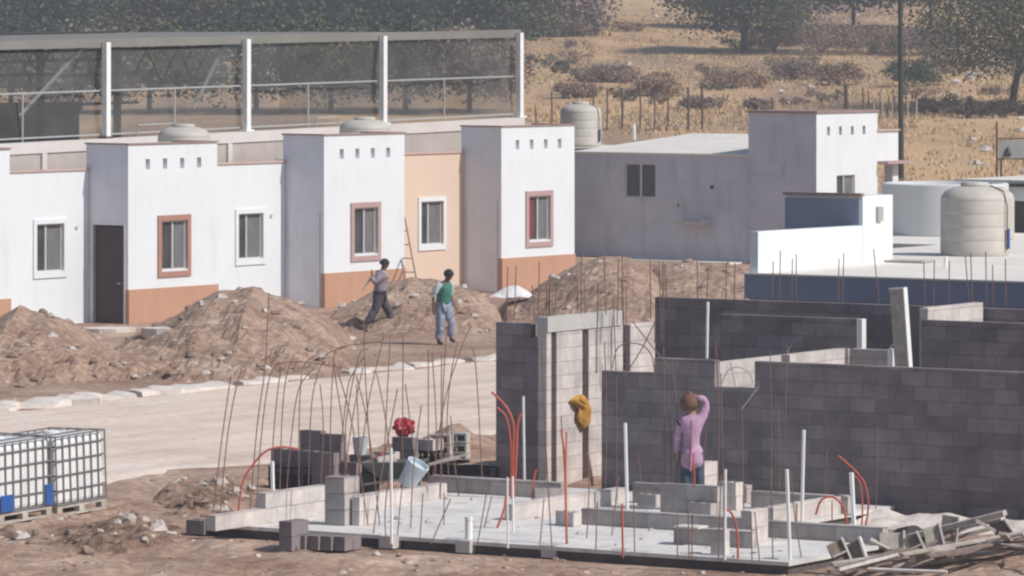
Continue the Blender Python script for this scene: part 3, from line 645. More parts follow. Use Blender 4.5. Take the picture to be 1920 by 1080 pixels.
# ------------------------------------------------------------------ slab and half built walls
e = empty('foundation_slab', (SO.x, SO.y, 0), AS, label='pale concrete foundation slab with dark formed edge in the foreground', cat='foundation slab')
SL, SWD = 7.2, 9.9
m = MB(); m.box(0, -9.35, .10, 3.2, 0, .15); m.box(3.2, -7.0, .10, SL, 0, .15); m.build('slab_top', 'slab', e)
m = MB(); m.box(.07, -9.3, -.15, 3.15, -.05, .099); m.box(3.15, -6.95, -.15, SL-.05, -.05, .099); m.build('slab_edge', 'dark_concrete', e)  # edge shade put into the dark concrete colour
def S(a, b, z=.152): return SO+US*a+WS*b+Vector((0, 0, z))
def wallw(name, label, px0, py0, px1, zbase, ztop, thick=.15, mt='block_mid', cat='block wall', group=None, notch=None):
    p = G(px0, py0, zbase); L = along(p, WS, px1); m = MB()
    if notch:                            # list of (px_from, px_to, ztop)
        for pa, pb, zt_ in notch:
            m.box(0, -along(p, WS, pb), 0, thick, -along(p, WS, pa), zt_-zbase)
    else: m.box(0, -L, 0, thick, 0, ztop-zbase)
    o = m.build(name, mt, loc=p, rot=AS); tag(o, label, cat, group); return o
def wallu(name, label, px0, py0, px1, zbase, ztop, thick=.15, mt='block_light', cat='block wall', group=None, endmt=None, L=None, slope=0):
    p = G(px0, py0, zbase); L = L or along(p, US, px1); m = MB()
    m.box(0, 0, 0, L, thick, ztop-zbase)
    o = m.build(name, mt, loc=p, rot=AS); tag(o, label, cat, group); return o
GW = 'low block walls on the slab'
b0 = .152
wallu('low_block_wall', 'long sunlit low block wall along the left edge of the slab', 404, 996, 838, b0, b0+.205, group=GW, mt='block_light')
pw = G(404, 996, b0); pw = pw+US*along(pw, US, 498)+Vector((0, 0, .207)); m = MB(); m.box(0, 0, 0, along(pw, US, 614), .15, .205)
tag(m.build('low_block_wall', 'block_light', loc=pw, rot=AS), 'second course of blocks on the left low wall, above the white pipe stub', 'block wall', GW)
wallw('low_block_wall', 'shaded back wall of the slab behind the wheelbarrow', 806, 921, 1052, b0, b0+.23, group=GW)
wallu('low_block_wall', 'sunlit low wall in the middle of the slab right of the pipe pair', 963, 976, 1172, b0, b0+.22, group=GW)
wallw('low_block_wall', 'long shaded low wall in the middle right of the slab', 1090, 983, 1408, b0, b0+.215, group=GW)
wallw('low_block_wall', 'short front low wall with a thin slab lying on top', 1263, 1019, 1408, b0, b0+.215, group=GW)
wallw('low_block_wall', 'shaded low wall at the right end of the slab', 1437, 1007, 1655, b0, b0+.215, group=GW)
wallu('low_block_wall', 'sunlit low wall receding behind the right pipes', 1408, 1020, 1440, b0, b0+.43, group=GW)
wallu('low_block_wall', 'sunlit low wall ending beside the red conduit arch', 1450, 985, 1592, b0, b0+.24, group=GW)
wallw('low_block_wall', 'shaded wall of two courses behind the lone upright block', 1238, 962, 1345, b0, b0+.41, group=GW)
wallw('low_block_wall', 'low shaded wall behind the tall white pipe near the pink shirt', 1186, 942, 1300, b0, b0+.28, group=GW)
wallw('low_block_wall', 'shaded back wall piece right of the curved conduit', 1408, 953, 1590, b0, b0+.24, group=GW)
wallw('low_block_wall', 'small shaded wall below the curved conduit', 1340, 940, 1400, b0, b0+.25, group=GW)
# half built house: front dark wall, lit pier walls, back walls
GB = 'tall grey block walls of the half built house'
p = G(1640, 965, 0); p = p+WS*along(p, WS, 1128)
def fw(px): return -along(p, WS, px)
m = MB()
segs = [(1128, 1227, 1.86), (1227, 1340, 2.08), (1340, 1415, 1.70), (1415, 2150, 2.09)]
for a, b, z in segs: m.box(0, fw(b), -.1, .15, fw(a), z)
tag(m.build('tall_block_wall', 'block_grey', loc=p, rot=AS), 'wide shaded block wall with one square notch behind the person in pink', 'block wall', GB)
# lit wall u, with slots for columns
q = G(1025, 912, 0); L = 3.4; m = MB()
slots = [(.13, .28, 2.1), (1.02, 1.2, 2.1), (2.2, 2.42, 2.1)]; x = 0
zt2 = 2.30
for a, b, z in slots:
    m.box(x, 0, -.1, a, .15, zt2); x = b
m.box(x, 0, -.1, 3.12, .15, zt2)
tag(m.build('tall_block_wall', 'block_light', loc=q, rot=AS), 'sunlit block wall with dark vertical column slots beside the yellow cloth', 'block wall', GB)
m = MB(); m.box(.0, -.02, zt2+.003, 2.15, .17, zt2+.23)
tag(m.build('ring_beam', 'concrete', loc=q, rot=AS), 'pale concrete beam on top of the sunlit slotted wall', 'beam')
m = MB(); m.box(.16, .14, 0, .26, .145, 2.1)
for a, b, z in slots:
    mm = MB()
    for k in range(2):
        for l_ in range(2): mm.tube([(a+.04+(b-a-.08)*k, .05+.06*l_, 0), (a+.04+(b-a-.08)*k, .05+.06*l_, 2.85+.3*random.random())], .008, 4)
    for k in range(9): mm.tube([(a+.03, .04, .15+.22*k), (b-.03, .04, .15+.22*k), (b-.03, .12, .15+.22*k), (a+.03, .12, .15+.22*k), (a+.03, .04, .15+.22*k)], .005, 4)
    p2 = q; o = mm.build('rebar_cage', 'rust', loc=q, rot=AS)
    tag(o, 'rusty column cage standing in the '+('narrow slot nearest the dark pier' if a < .5 else 'slot behind the yellow cloth' if a < 1.5 else 'slot nearest the wide shaded wall'), 'rebar cage')
# dark boards added in place of the deep shade inside the slots
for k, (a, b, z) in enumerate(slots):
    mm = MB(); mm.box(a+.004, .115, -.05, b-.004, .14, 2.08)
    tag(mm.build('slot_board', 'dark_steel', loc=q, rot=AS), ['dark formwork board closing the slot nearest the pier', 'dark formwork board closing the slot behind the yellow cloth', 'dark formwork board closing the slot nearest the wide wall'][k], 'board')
q2 = q+(-WS)*.6; m = MB(); m.box(0, 0, -.1, 2.9, .15, 2.0)
tag(m.build('tall_block_wall', 'block_grey', loc=q2+US*.3, rot=AS), 'inner block wall seen through the column slots', 'block wall', GB)
# dark pier: -u face from 930 to 1018
m = MB(); lw = -along(q, WS, 930); m.box(0, .152, -.1, .15, lw, 2.22); m.box(0, .29, 2.223, .15, lw, 2.43)
tag(m.build('block_pier', 'block_grey', loc=q+Vector((0, 0, 0)), rot=AS), 'tall shaded block pier left of the sunlit slotted wall', 'block pier', GB)
# back wall B1
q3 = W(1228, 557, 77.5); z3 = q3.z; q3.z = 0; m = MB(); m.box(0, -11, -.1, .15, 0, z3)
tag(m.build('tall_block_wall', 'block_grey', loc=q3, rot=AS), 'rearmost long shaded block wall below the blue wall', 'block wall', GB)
# its near return, wall W2 with its sunlit end coloured white
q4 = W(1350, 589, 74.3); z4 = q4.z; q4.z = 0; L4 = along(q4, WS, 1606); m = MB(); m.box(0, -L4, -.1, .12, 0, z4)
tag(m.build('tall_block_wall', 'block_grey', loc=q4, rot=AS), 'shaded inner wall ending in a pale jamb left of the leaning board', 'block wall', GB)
q5 = q4+WS*(L4+.002); m = MB(); m.box(0, -.09, -.1, .13, 0, z4+.0)  # white strip puts sunlight into the colour of the wall end
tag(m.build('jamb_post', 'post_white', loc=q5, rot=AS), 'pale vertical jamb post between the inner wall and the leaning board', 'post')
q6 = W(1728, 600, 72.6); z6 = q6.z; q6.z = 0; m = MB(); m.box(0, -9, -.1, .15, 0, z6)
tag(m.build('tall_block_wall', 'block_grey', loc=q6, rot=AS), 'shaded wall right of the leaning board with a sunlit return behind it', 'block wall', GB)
q7 = W(1735, 589, 72.9); q7.z = 0; z7 = z6+.09; L7 = along(q7+WS*1.0, US, 1843); m = MB(); 
qq = q7+WS*.9; L7 = along(qq, US, 1843)
m.add([(0, 0, 0), (L7, 0, 0), (L7, .15, 0), (0, .15, 0), (0, 0, z7+.12), (L7, 0, z7+.23), (L7, .15, z7+.23), (0, .15, z7+.12)], [(0,3,2,1),(4,5,6,7),(0,1,5,4),(1,2,6,5),(2,3,7,6),(3,0,4,7)])
qa = G(1735, 940, 0)
# a sunlit wall running away from behind the right wall; only its top wedge shows
st = q6+US*.16+WS*.02; La = along(st, US, 1843); m = MB(); m.box(0, 0, 0, La, .14, z6+.17)
tag(m.build('tall_block_wall', 'block_light', loc=st, rot=AS), 'sunlit block wall whose top wedge shows above the far right shaded wall', 'block wall', GB)
# wedge behind the front wall (1480..1593) and shaded return to 1672
st = G(1640, 965, 0); st = st+WS*along(st, WS, 1470)+US*.17; La = along(st, US, 1593); m = MB(); m.box(0, 0, 0, La, .14, 2.19)
tag(m.build('tall_block_wall', 'block_light', loc=st, rot=AS), 'sunlit inner wall whose wedge shows above the front wall left of the jamb', 'block wall', GB)
st2 = st+US*(La+.003); Lb = along(st2, WS, 1664); m = MB(); m.box(0, -Lb, 0, .14, -.01, 2.18)
tag(m.build('tall_block_wall', 'block_mid', loc=st2, rot=AS), 'short shaded inner wall just above the front wall, ending in a white strip', 'block wall', GB)
st3 = st2+WS*(Lb+.002); m = MB(); m.box(-.01, -.07, 0, .15, -.001, 2.20)  # white colour stands in for sun on this wall end too
tag(m.build('jamb_post', 'post_white', loc=st3, rot=AS), 'short white jamb post at the foot of the leaning board', 'post')
# lit inner wall behind the notch
st = G(1640, 965, 0); st = st+WS*along(st, WS, 1325)+US*.3; m = MB(); m.box(0, 0, 0, 3.2, .14, 2.02)
tag(m.build('tall_block_wall', 'block_light', loc=st, rot=AS), 'sunlit inner wall seen through the square notch', 'block wall', GB)
# leaning board
a = W(1700, 700, 71.0); b = W(1688, 546, 72.0); e = empty('leaning_board', (a.x, a.y, a.z-.6), AS, label='tall grey formwork board leaning upright against the half built wall', cat='board')
m = MB(); T = Matrix.Rotation(R(-4.5), 4, 'X')
m.box(0, -.08, 0, .03, .14, 1.82, T); m.build('board_face', 'wood', e)
m = MB(); m.box(-.01, -.10, 0, .10, -.081, 1.82, T); m.box(-.01, -.10, 1.821, .10, .15, 1.84, T); m.build('board_edge', 'pipe_white', e)  # white strips put sunlight into the colour of the board edge

# ------------------------------------------------------------------ blocks
def hollow_block():
    m = MB(); m.box(0, -.39, 0, .14, 0, .02); 
    m.box(0, -.39, .02, .025, 0, .19); m.box(.115, -.39, .02, .14, 0, .19)
    for y in (-.39, -.21, -.025): m.box(.025, y, .02, .115, y+.03, .19)
    return m
def block_thing(label, p, rot=AS, mt='block_mid', group=None, size=(.14, .39, .19), T=None):
    m = MB(); x, y, z = size
    # blocks with open cells on top
    f = .028
    m.box(0, -y, 0, f, 0, z); m.box(x-f, -y, 0, x, 0, z)
    for k in range(3):
        yy = -y+(y-f)*k/2; m.box(f, yy, 0, x-f, yy+f, z)
    m.box(f, -y+f, 0, x-f, -f, z*.35)
    if T: m.v = [tuple(T @ Vector(v)) for v in m.v]
    o = m.build('concrete_block', mt, loc=p, rot=rot); return tag(o, label, 'concrete block', group)
GBK = 'dark blocks stacked behind the left wall'  # their dark tone is shade put into the block colour
def stack(px, py, levels, label, mt='block_grey', group=GBK, zb=0.0, rot=AS, size=(.14, .39, .19)):
    p = G(px, py, zb)
    for k in range(levels):
        nm = ['lowest', 'second', 'third', 'fourth', 'fifth'][k] if levels > 1 else ''
        if levels > 1 and k == levels-1: nm = 'top'
        block_thing((nm+' '+label).strip(), p+Vector((0, 0, k*(size[2]+.004))), rot+(random.random()-.5)*3, mt, group, size)
stack(508, 914, 3, 'dark block of the leftmost pile behind the black crate')
stack(548, 917, 3, 'dark block of the pile right of the black crate')
stack(562, 902, 4, 'dark block of the tallest pile behind the left wall')
stack(600, 910, 4, 'dark block of the pile with the white pail beside it')
stack(628, 914, 2, 'dark block of the low pile behind the corner blocks')
stack(585, 921, 3, 'dark block of the pile filling the gap in the middle of the piles')
stack(690, 906, 2, 'dark block of the pile touching the wheelbarrow nose')
stack(655, 900, 2, 'grey block of the pile left of the wheelbarrow')
stack(700, 893, 2, 'pale block of the pile behind the wheelbarrow', 'block_light')
stack(735, 890, 3, 'dark block of the pile under the red bag')
# corner stack on the slab and stack in front of it
stack(609, 984, 3, 'block of the corner stack on the slab edge', 'block_mid', 'corner stack of blocks', b0, AS, (.36, .32, .215))
stack(523, 1032, 2, 'block of the short pile before the slab', 'block_grey', 'blocks on the dirt in front of the slab', 0, AS, (.39, .2, .19))
for i, px in enumerate((552, 577, 601, 626)):
    stack(px, 1030+i*.8, 1, ['first', 'second', 'third', 'fourth'][i]+' upright block from the left, front row', 'block_grey' , 'blocks on the dirt in front of the slab', 0, AS, (.39, .17, .185))
stack(349, 1001, 1, 'bluish grey block lying alone left of the slab corner', 'block_grey', None, 0, AS, (.2, .3, .19))
stack(389, 996, 1, 'dark end block at the left tip of the slab wall', 'block_grey', None, 0.05, AS, (.14, .15, .2))
stack(1302, 944, 3, 'block of the tall stack beside the pink shirted person', 'block_light', 'blocks stacked beside the person', b0, AS, (.39, .16, .19))
stack(1345, 955, 2, 'block of the lit pair below the curved conduit', 'block_light', 'blocks stacked beside the person', b0, AS, (.2, .3, .19))
stack(1332, 1040, 1, 'single pale block standing on end at the slab front', 'block_light', None, b0, AS, (.14, .2, .33))
stack(660, 985, 2, 'pale block right of the corner stack', 'block_light', None, b0, AS, (.39, .12, .19))
stack(1195, 949, 1, 'pale block lying behind the long low wall', 'block_light', None, b0, AS, (.14, .3, .17))
m = MB(); m.box(0, -.36, 0, .3, 0, .025); p = G(1262, 990, b0+.218)
tag(m.build('thin_slab', 'rubble_white', loc=p, rot=AS+4), 'thin pale slab lying on the short front low wall', 'slab')
# hollow blocks with holes facing the camera (lying on side)
k = 0
for r_ in range(3):
    for c_ in range(2):
        p = G(806+c_*31, 876-c_*3-3, 0)+Vector((0, 0, .17*r_)); m = MB()
        m.box(0, -.33, 0, .19, 0, .03); m.box(0, -.33, .12, .19, 0, .15)
        for y in (-.33, -.178, -.03): m.box(0, y, .03, .19, y+.03, .12)
        m.box(.16, -.30, .03, .19, -.03, .12)
        tag(m.build('hollow_block', 'concrete', loc=p, rot=AS+14), ['lower', 'middle', 'upper'][r_]+' '+['left', 'right'][c_]+' hollow block of the pile right of the red bag', 'hollow block', 'pale hollow blocks with their cells showing'); k += 1
# ------------------------------------------------------------------ crates, pail, red bag, cloth
def crate(label, p, rot, sx=.36, sy=.55, sz=.3):
    m = MB(); t = .02
    m.box(0, -sy, 0, sx, 0, t)
    for z in (.05, .13, .21, sz-.04):
        m.box(0, -sy, z, t, 0, z+.035); m.box(sx-t, -sy, z, sx, 0, z+.035); m.box(t, -sy, z, sx-t, -sy+t, z+.035); m.box(t, -t, z, sx-t, 0, z+.035)
    for y in [-sy+.0, -sy*.75, -sy*.5, -sy*.25, -.03]: m.box(.003, y, t, t-.003, y+.03, sz); m.box(sx-t+.003, y, t, sx-.003, y+.03, sz)
    m.box(t, -sy+t, t, sx-t, -t, sz*.6)
    o = m.build('plastic_crate', 'crate', loc=p, rot=rot); return tag(o, label, 'crate', 'black plastic crates')
crate('black plastic crate in front of the leftmost block pile', G(503, 918, 0), AS, .36, .58, .36)
crate('black plastic crate under the pale hollow blocks', G(805, 893, 0), AS, .36, .5, .14)
crate('black plastic crate half hidden right of the corner blocks', G(640, 906, 0), AS, .3, .3, .26)
crate('flat black crate lying against the foot of the tall pier', G(850, 905, 0), AS, .4, .66, .2)
crate('black plastic crate beneath the hollow block and red bag', G(770, 888, 0), AS, .36, .38, .36)
p = G(745, 888, 0)+Vector((0.08, 0, .40)); block_thing('pale hollow block on the black crate beside the red bag', G(772, 888, 0)+Vector((0, 0, .365)), AS, 'block_light', None, (.3, .39, .17))
m = MB(); c = W(758, 801, 75.6); n = 18
for i in range(12):
    th = math.pi*i/11
    for k in range(n):
        a = 2*math.pi*k/n; r_ = .155*(1+.42*nz(2.2*math.cos(a), 2.2*math.sin(a), i*.8)+.12*math.sin(5*a+i)); m.v.append((r_*math.sin(th)*math.cos(a)*1.05, r_*math.sin(th)*math.sin(a), -r_*math.cos(th)*.85))
for i in range(11):
    for k in range(n): m.f.append((i*n+k, i*n+(k+1) % n, (i+1)*n+(k+1) % n, (i+1)*n+k))
o = m.build('plastic_bag', 'red_plastic', loc=(c.x, c.y, c.z), smooth=True); tag(o, 'crumpled shiny red plastic bag on top of the block pile', 'bag')
m = MB(); c = G(652, 843, .0); m.lathe([(.09, 0), (.12, .26), (.125, .27), (.11, .27), (.085, .05)], 20)
c = G(655, 900, 0)+US*.07+WS*.15; c.z = .388; tag(m.build('pail', 'bucket', loc=c, smooth=True), 'pale white pail standing behind the dark block piles', 'pail')
m = MB(); nn = 14    # cloth hung on the rebar
qw = G(1025, 912, 0); cl = qw+US*along(qw, US, 1085)+WS*.005; cl.z = H-(745-YH)/F*cl.y
rows = [(741, 1077, 1086), (746, 1060, 1094), (751, 1057, 1099), (757, 1068, 1103), (764, 1077, 1104), (772, 1075, 1106), (780, 1073, 1105), (787, 1077, 1101), (795, 1084, 1098), (803, 1087, 1092)]
sc_ = 73.6/F
for i, (py, xa, xb) in enumerate(rows):
    for k in range(nn+1):
        t = k/nn; px = xa+(xb-xa)*t; m.v.append(((px-1085)*sc_/.56, -.02-.07*math.sin(math.pi*t)-.045*nz(px*.16, py*.07, 2)-.03*math.sin(px*.55+py*.05), -(py-745)*sc_+.01*nz(px*.2, py*.1)))
for i in range(len(rows)-1):
    for k in range(nn): q_ = i*(nn+1)+k; m.f.append((q_, q_+1, q_+nn+2, q_+nn+1))
o = m.build('cloth', 'yellow_cloth', loc=cl, rot=AS); o.scale = (.82, 1, 1); o.modifiers.new('s', 'SOLIDIFY').thickness = .03; o.modifiers.new('b', 'SUBSURF').render_levels = 1
tag(o, 'mustard yellow cloth hung over the sunlit slotted wall', 'cloth')

# ------------------------------------------------------------------ wheelbarrow, bucket
e = empty('wheelbarrow', G(742, 935, b0), -12, label='grey wheelbarrow loaded with a bucket, wheel end at the left', cat='wheelbarrow')
m = MB(); T0 = [(-.46, -.26, .52), (.42, -.28, .55), (.42, .28, .55), (-.46, .26, .52)]; B0 = [(-.22, -.14, .30), (.22, -.15, .26), (.22, .15, .26), (-.22, .14, .30)]
m.add(T0+B0, [(0, 4, 5, 1), (1, 5, 6, 2), (2, 6, 7, 3), (3, 7, 4, 0), (4, 7, 6, 5)]); o = m.build('tray', 'barrow', e); o.modifiers.new('s', 'SOLIDIFY').thickness = .012
m = MB(); 
for s_ in (-1, 1): m.tube([(-.45, .05*s_, .20), (.1, .16*s_, .30), (.55, .24*s_, .52), (.98, .27*s_, .62)], .019)
m.build('handles', 'wood', e)
for s_ in (-1, 1):
    m = MB(); m.tube([(.14, .15*s_, .28), (.08, .2*s_, .0), (.28, .2*s_, .0), (.32, .17*s_, .36)], .015); m.build('leg', 'dark_steel', e)
m = MB(); m.lathe([(.05, -.03), (.17, -.035), (.19, -.015), (.19, .015), (.17, .035), (.05, .03)], 24, Matrix.Translation((-.42, 0, .19)) @ Matrix.Rotation(R(90), 4, 'X')); m.build('wheel', 'dark_steel', e)
m = MB(); m.lathe([(.13, 0), (.155, .25), (.162, .255), (.162, .29), (.168, .30), (.168, .36), (.15, .36), (.145, .30)], 28)
o = m.build('bucket', 'bucket', loc=Vector(((762-960)/F*69.45, 69.45, .40)), smooth=True); o.rotation_euler = (R(14), R(30), 0); tag(o, 'pale grey plastic bucket tipped over in the wheelbarrow', 'bucket')
m = MB(); m.lathe([(.09, 0), (.10, .02), (.10, .26), (.09, .28)], 16); o = m.build('cement_sack', 'stone', loc=W(708, 870, 70.2)); o.rotation_euler = (0, R(80), R(10)); tag(o, 'pale pinkish roll lying in the wheelbarrow beside the bucket', 'roll')

# ------------------------------------------------------------------ bulk liquid totes
def tote(label, p, rot, blue, tilt=0):
    e = empty('liquid_tote', p, rot, label=label, cat='liquid tote', group='caged white liquid totes on the road side')
    e.rotation_euler = (R(tilt), R(-1.5), R(rot)); L, D, h = 1.16, .98, 1.12
    m = MB(); m.box(.015, .015, .15, L-.015, D-.015, h-.015)
    o = m.build('bottle', 'ibc_plastic', e); b = o.modifiers.new('b', 'BEVEL'); b.width = .08; b.segments = 3
    m = MB(); r = .013
    for z in (.16, .36, .57, .78, .98, h): m.tube([(0, 0, z), (L, 0, z), (L, D, z), (0, D, z), (0, 0, z)], r, 5)
    for i in range(8):
        x = L*i/7; m.tube([(x, 0, .15), (x, 0, h)], r, 5); m.tube([(x, D, .15), (x, D, h)], r, 5)
    for i in range(1, 6):
        y_ = D*i/6; m.tube([(0, y_, .15), (0, y_, h)], r, 5); m.tube([(L, y_, .15), (L, y_, h)], r, 5)
    for y_ in (D*.3, D*.7): m.tube([(0, y_, h), (L, y_, h)], r, 5)
    m.build('cage', 'ibc_cage', e)
    m = MB()
    for y_ in (0, D/2-.05, D-.1): m.box(0, y_, 0, L, y_+.1, .03)
    for x in (0, L/2-.06, L-.12):
        for y_ in (0, D/2-.05, D-.1): m.box(x, y_, .031, x+.12, y_+.1, .11)
    m.box(0, 0, .111, L, D, .14); m.build('pallet', 'wood', e)
    m = MB(); m.lathe([(.11, h-.03), (.11, h+.02), (.09, h+.03)], 18, Matrix.Translation((L/2, D/2, 0))); m.build('filler_cap', 'ibc_plastic', e)
    if blue:
        m = MB(); m.box(.02, -.03, .17, .30, -.014, .40); m.build('corner_guard', 'ibc_blue', e); m = MB(); m.box(L-.16, -.03, .17, L-.01, -.014, .46); m.build('corner_guard', 'ibc_blue', e)
    return e
# local y points away from the lit side: front face (y=0) is the sunlit one
tote('left tote, white bottle in a steel cage with blue lower corners', G(-2, 985), AS-1, True, 0)
tote('right tote, white bottle in a dented steel cage, beside the one with blue corners', G(108, 970), AS+1, False, -1)

# ------------------------------------------------------------------ rebar, pipes, conduits
def rod(label, base, pts, group, r=.009, zb=b0, name='rebar_rod', mt='rust', cat='rebar rod', Yt=0, yd=None):
    # base pixel on plane zb; pts = pixels up the rod, kept at the base's depth
    b = G(base[0], base[1], zb) if yd is None else W(base[0], base[1], yd); P = [b]
    for i, (px, py) in enumerate(pts): P.append(W(px, py, b.y+Yt*(i+1)/len(pts)))
    # catmull smoothing
    if len(P) > 2:
        Q = []
        for i in range(len(P)-1):
            p0, p1, p2, p3 = P[max(0, i-1)], P[i], P[i+1], P[min(len(P)-1, i+2)]
            for s_ in range(5):
                t = s_/5; Q.append(.5*((2*p1)+(p2-p0)*t+(2*p0-5*p1+4*p2-p3)*t*t+(3*p1-p0-3*p2+p3)*t**3))
        P = Q+[P[-1]]
    m = MB(); m.tube([q_-b for q_ in P], r, 5); o = m.build(name, mt, loc=b)
    return tag(o, label, cat, group)
GL = 'thin rebar rods rising from the left wall and slab'
LR = [((398, 975), [(415, 830), (433, 703)]), ((412, 972), [(425, 830), (440, 740), (453, 690)]),
      ((468, 962), [(482, 800), (495, 706), (500, 640), (504, 549)]), ((480, 960), [(487, 850), (500, 735), (515, 688), (545, 678), (600, 682), (655, 692)]),
      ((508, 955), [(512, 830), (520, 740), (527, 692)]), ((524, 950), [(528, 800), (536, 710), (552, 664)]),
      ((560, 945), [(561, 780), (566, 700), (575, 678), (597, 664)]), ((577, 940), [(584, 760), (600, 690), (613, 664), (650, 650)]),
      ((619, 935), [(620, 780), (625, 675)]), ((655, 925), [(640, 780), (628, 700), (628, 660), (652, 648), (714, 641)]),
      ((630, 930), [(650, 740), (662, 700), (684, 668)]), ((640, 935), [(660, 790), (680, 690)]),
      ((668, 915), [(690, 760), (705, 690), (720, 628)]), ((700, 915), [(690, 790), (683, 655), (684, 600)]),
      ((718, 910), [(725, 760), (732, 628)]), ((738, 905), [(722, 780), (706, 700)]), ((754, 900), [(755, 760), (756, 628)]),
      ((803, 925), [(803, 800), (803, 655)]), ((815, 920), [(818, 800), (810, 660)]), ((828, 930), [(830, 760), (838, 620), (853, 590)]),
      ((806, 930), [(832, 760), (864, 655), (883, 612)]), ((905, 925), [(897, 760), (890, 670), (884, 650)]), ((826, 935), [(827, 780), (828, 665)]),
      ((535, 948), [(545, 830), (560, 730), (590, 690)]), ((600, 935), [(606, 800), (600, 720)]), ((648, 930), [(648, 800), (672, 670), (690, 655)]), ((676, 930), [(672, 800), (668, 720)]),
          ((785, 930), [(770, 800), (760, 720)]), ((842, 925), [(838, 790), (846, 700), (858, 640)]), ((770, 990), [(775, 880), (790, 760)]), ((860, 930), [(850, 850), (845, 780)]),
          ((690, 985), [(668, 840), (652, 760), (628, 680)]), ((712, 985), [(690, 800), (668, 705)]), ((745, 1005), [(752, 930), (760, 880)]),
      ((700, 1000), [(715, 890), (745, 730)])]
for i, (b, p_) in enumerate(LR):
    if len(p_) > 5: lb = 'rebar rod bent over to the right at its top, '+('left of the block piles' if b[0] < 600 else 'above the white pail')
    elif b[0] == 468: lb = 'tallest straight rebar rod standing above the dirt heap'
    else: lb = ('slim rusty rebar rod curving up above the left wall' if b[0] < 600 else 'slim rusty rebar rod among the crossing rods behind the wheelbarrow' if b[0] < 770 else 'slim rusty rebar rod between the hollow blocks and the tall pier')
    rod(lb, b, p_, GL, r=.0088, Yt=.3)
GF = 'rebar rods along the front of the slab'
FR = [((724, 1022), [(722, 960), (730, 880)]), ((808, 1020), [(845, 935)]), ((895, 1022), [(912, 925)]), ((787, 1015), [(793, 925)]), ((832, 985), [(833, 925)]),
      ((908, 988), [(922, 930)]), ((1035, 1030), [(1028, 920), (1020, 760), (1016, 640)]), ((1064, 1020), [(1058, 880), (1052, 780)]), ((1012, 1025), [(1020, 935)]),
      ((1117, 1030), [(1120, 940)]), ((1100, 1010), [(1105, 900), (1102, 850)]), ((1147, 1005), [(1160, 890)]), ((1190, 1035), [(1188, 935)]),
      ((1270, 1045), [(1270, 965)]), ((1292, 1048), [(1290, 940)]), ((1297, 1048), [(1298, 965)]), ((1347, 1048), [(1350, 950), (1352, 890)]), ((1357, 1050), [(1357, 930)]),
      ((1410, 1052), [(1408, 960)]), ((1424, 1052), [(1415, 960)]), ((1449, 1048), [(1447, 960), (1445, 880)]), ((1502, 1044), [(1488, 950), (1482, 880)]), ((1560, 1010), [(1560, 940)])]
for b, p_ in FR:
    rod('thin rusty rebar rod standing on the front part of the slab', b, p_, GF, r=.0085, Yt=.1)
GD = 'rebar rods in front of the wide shaded wall'
for i, (px, pt) in enumerate(((1135, 640), (1155, 700), (1200, 850), (1246, 650), (1256, 740), (1268, 680), (1304, 760), (1322, 790), (1345, 640), (1357, 700), (1395, 760), (1445, 660), (1460, 760), (1472, 640), (1545, 840), (1552, 900), (1642, 800))):
    rod('thin upright rebar rod before the wide shaded block wall', (px, 955 if px > 1180 else 930), [(px+random.uniform(-3, 3), (pt+930)/2), (px+random.uniform(-8, 8), pt)], GD, r=.0075, mt='rust')
GT = 'rebar rods rising above the sunlit slotted wall'
for (x0, y0, x1, y1) in ((949, 632, 952, 500), (964, 600, 968, 498), (1009, 612, 1011, 490), (1002, 600, 998, 535), (1038, 605, 1042, 555), (1089, 600, 1090, 476), (1136, 590, 1133, 476), (1119, 700, 1121, 530), (1157, 610, 1160, 486), (1169, 600, 1166, 478), (1169, 660, 1172, 640), (1220, 600, 1219, 488), (1240, 640, 1236, 490), (1244, 640, 1243, 492), (1155, 700, 1150, 560), (1012, 625, 1026, 560), (1250, 560, 1246, 495)):
    rod('thin rebar rod rising above the sunlit slotted wall', (x0, y0), [(x1, y1)], GT, r=.0088, yd=74.6)
GR = 'rebar rods on top of the rearmost wall'
for (x0, y0, x1, y1) in ((1308, 562, 1307, 490), (1325, 560, 1328, 500), (1361, 562, 1362, 492), (1377, 562, 1378, 493), (1447, 566, 1450, 490), (1462, 570, 1463, 470), (1484, 565, 1486, 485), (1492, 568, 1493, 476), (1572, 565, 1573, 485), (1580, 568, 1582, 474), (1648, 568, 1638, 467), (1734, 572, 1732, 490), (1750, 600, 1752, 487), (1779, 580, 1780, 490), (1817, 572, 1810, 480), (1823, 572, 1820, 474), (1850, 575, 1848, 472), (1862, 578, 1861, 497), (1886, 576, 1885, 485)):
    rod('thin upright rebar rod on top of the rearmost block wall', (x0, y0), [(x1, y1)], GR, r=.0088, yd=76.0)
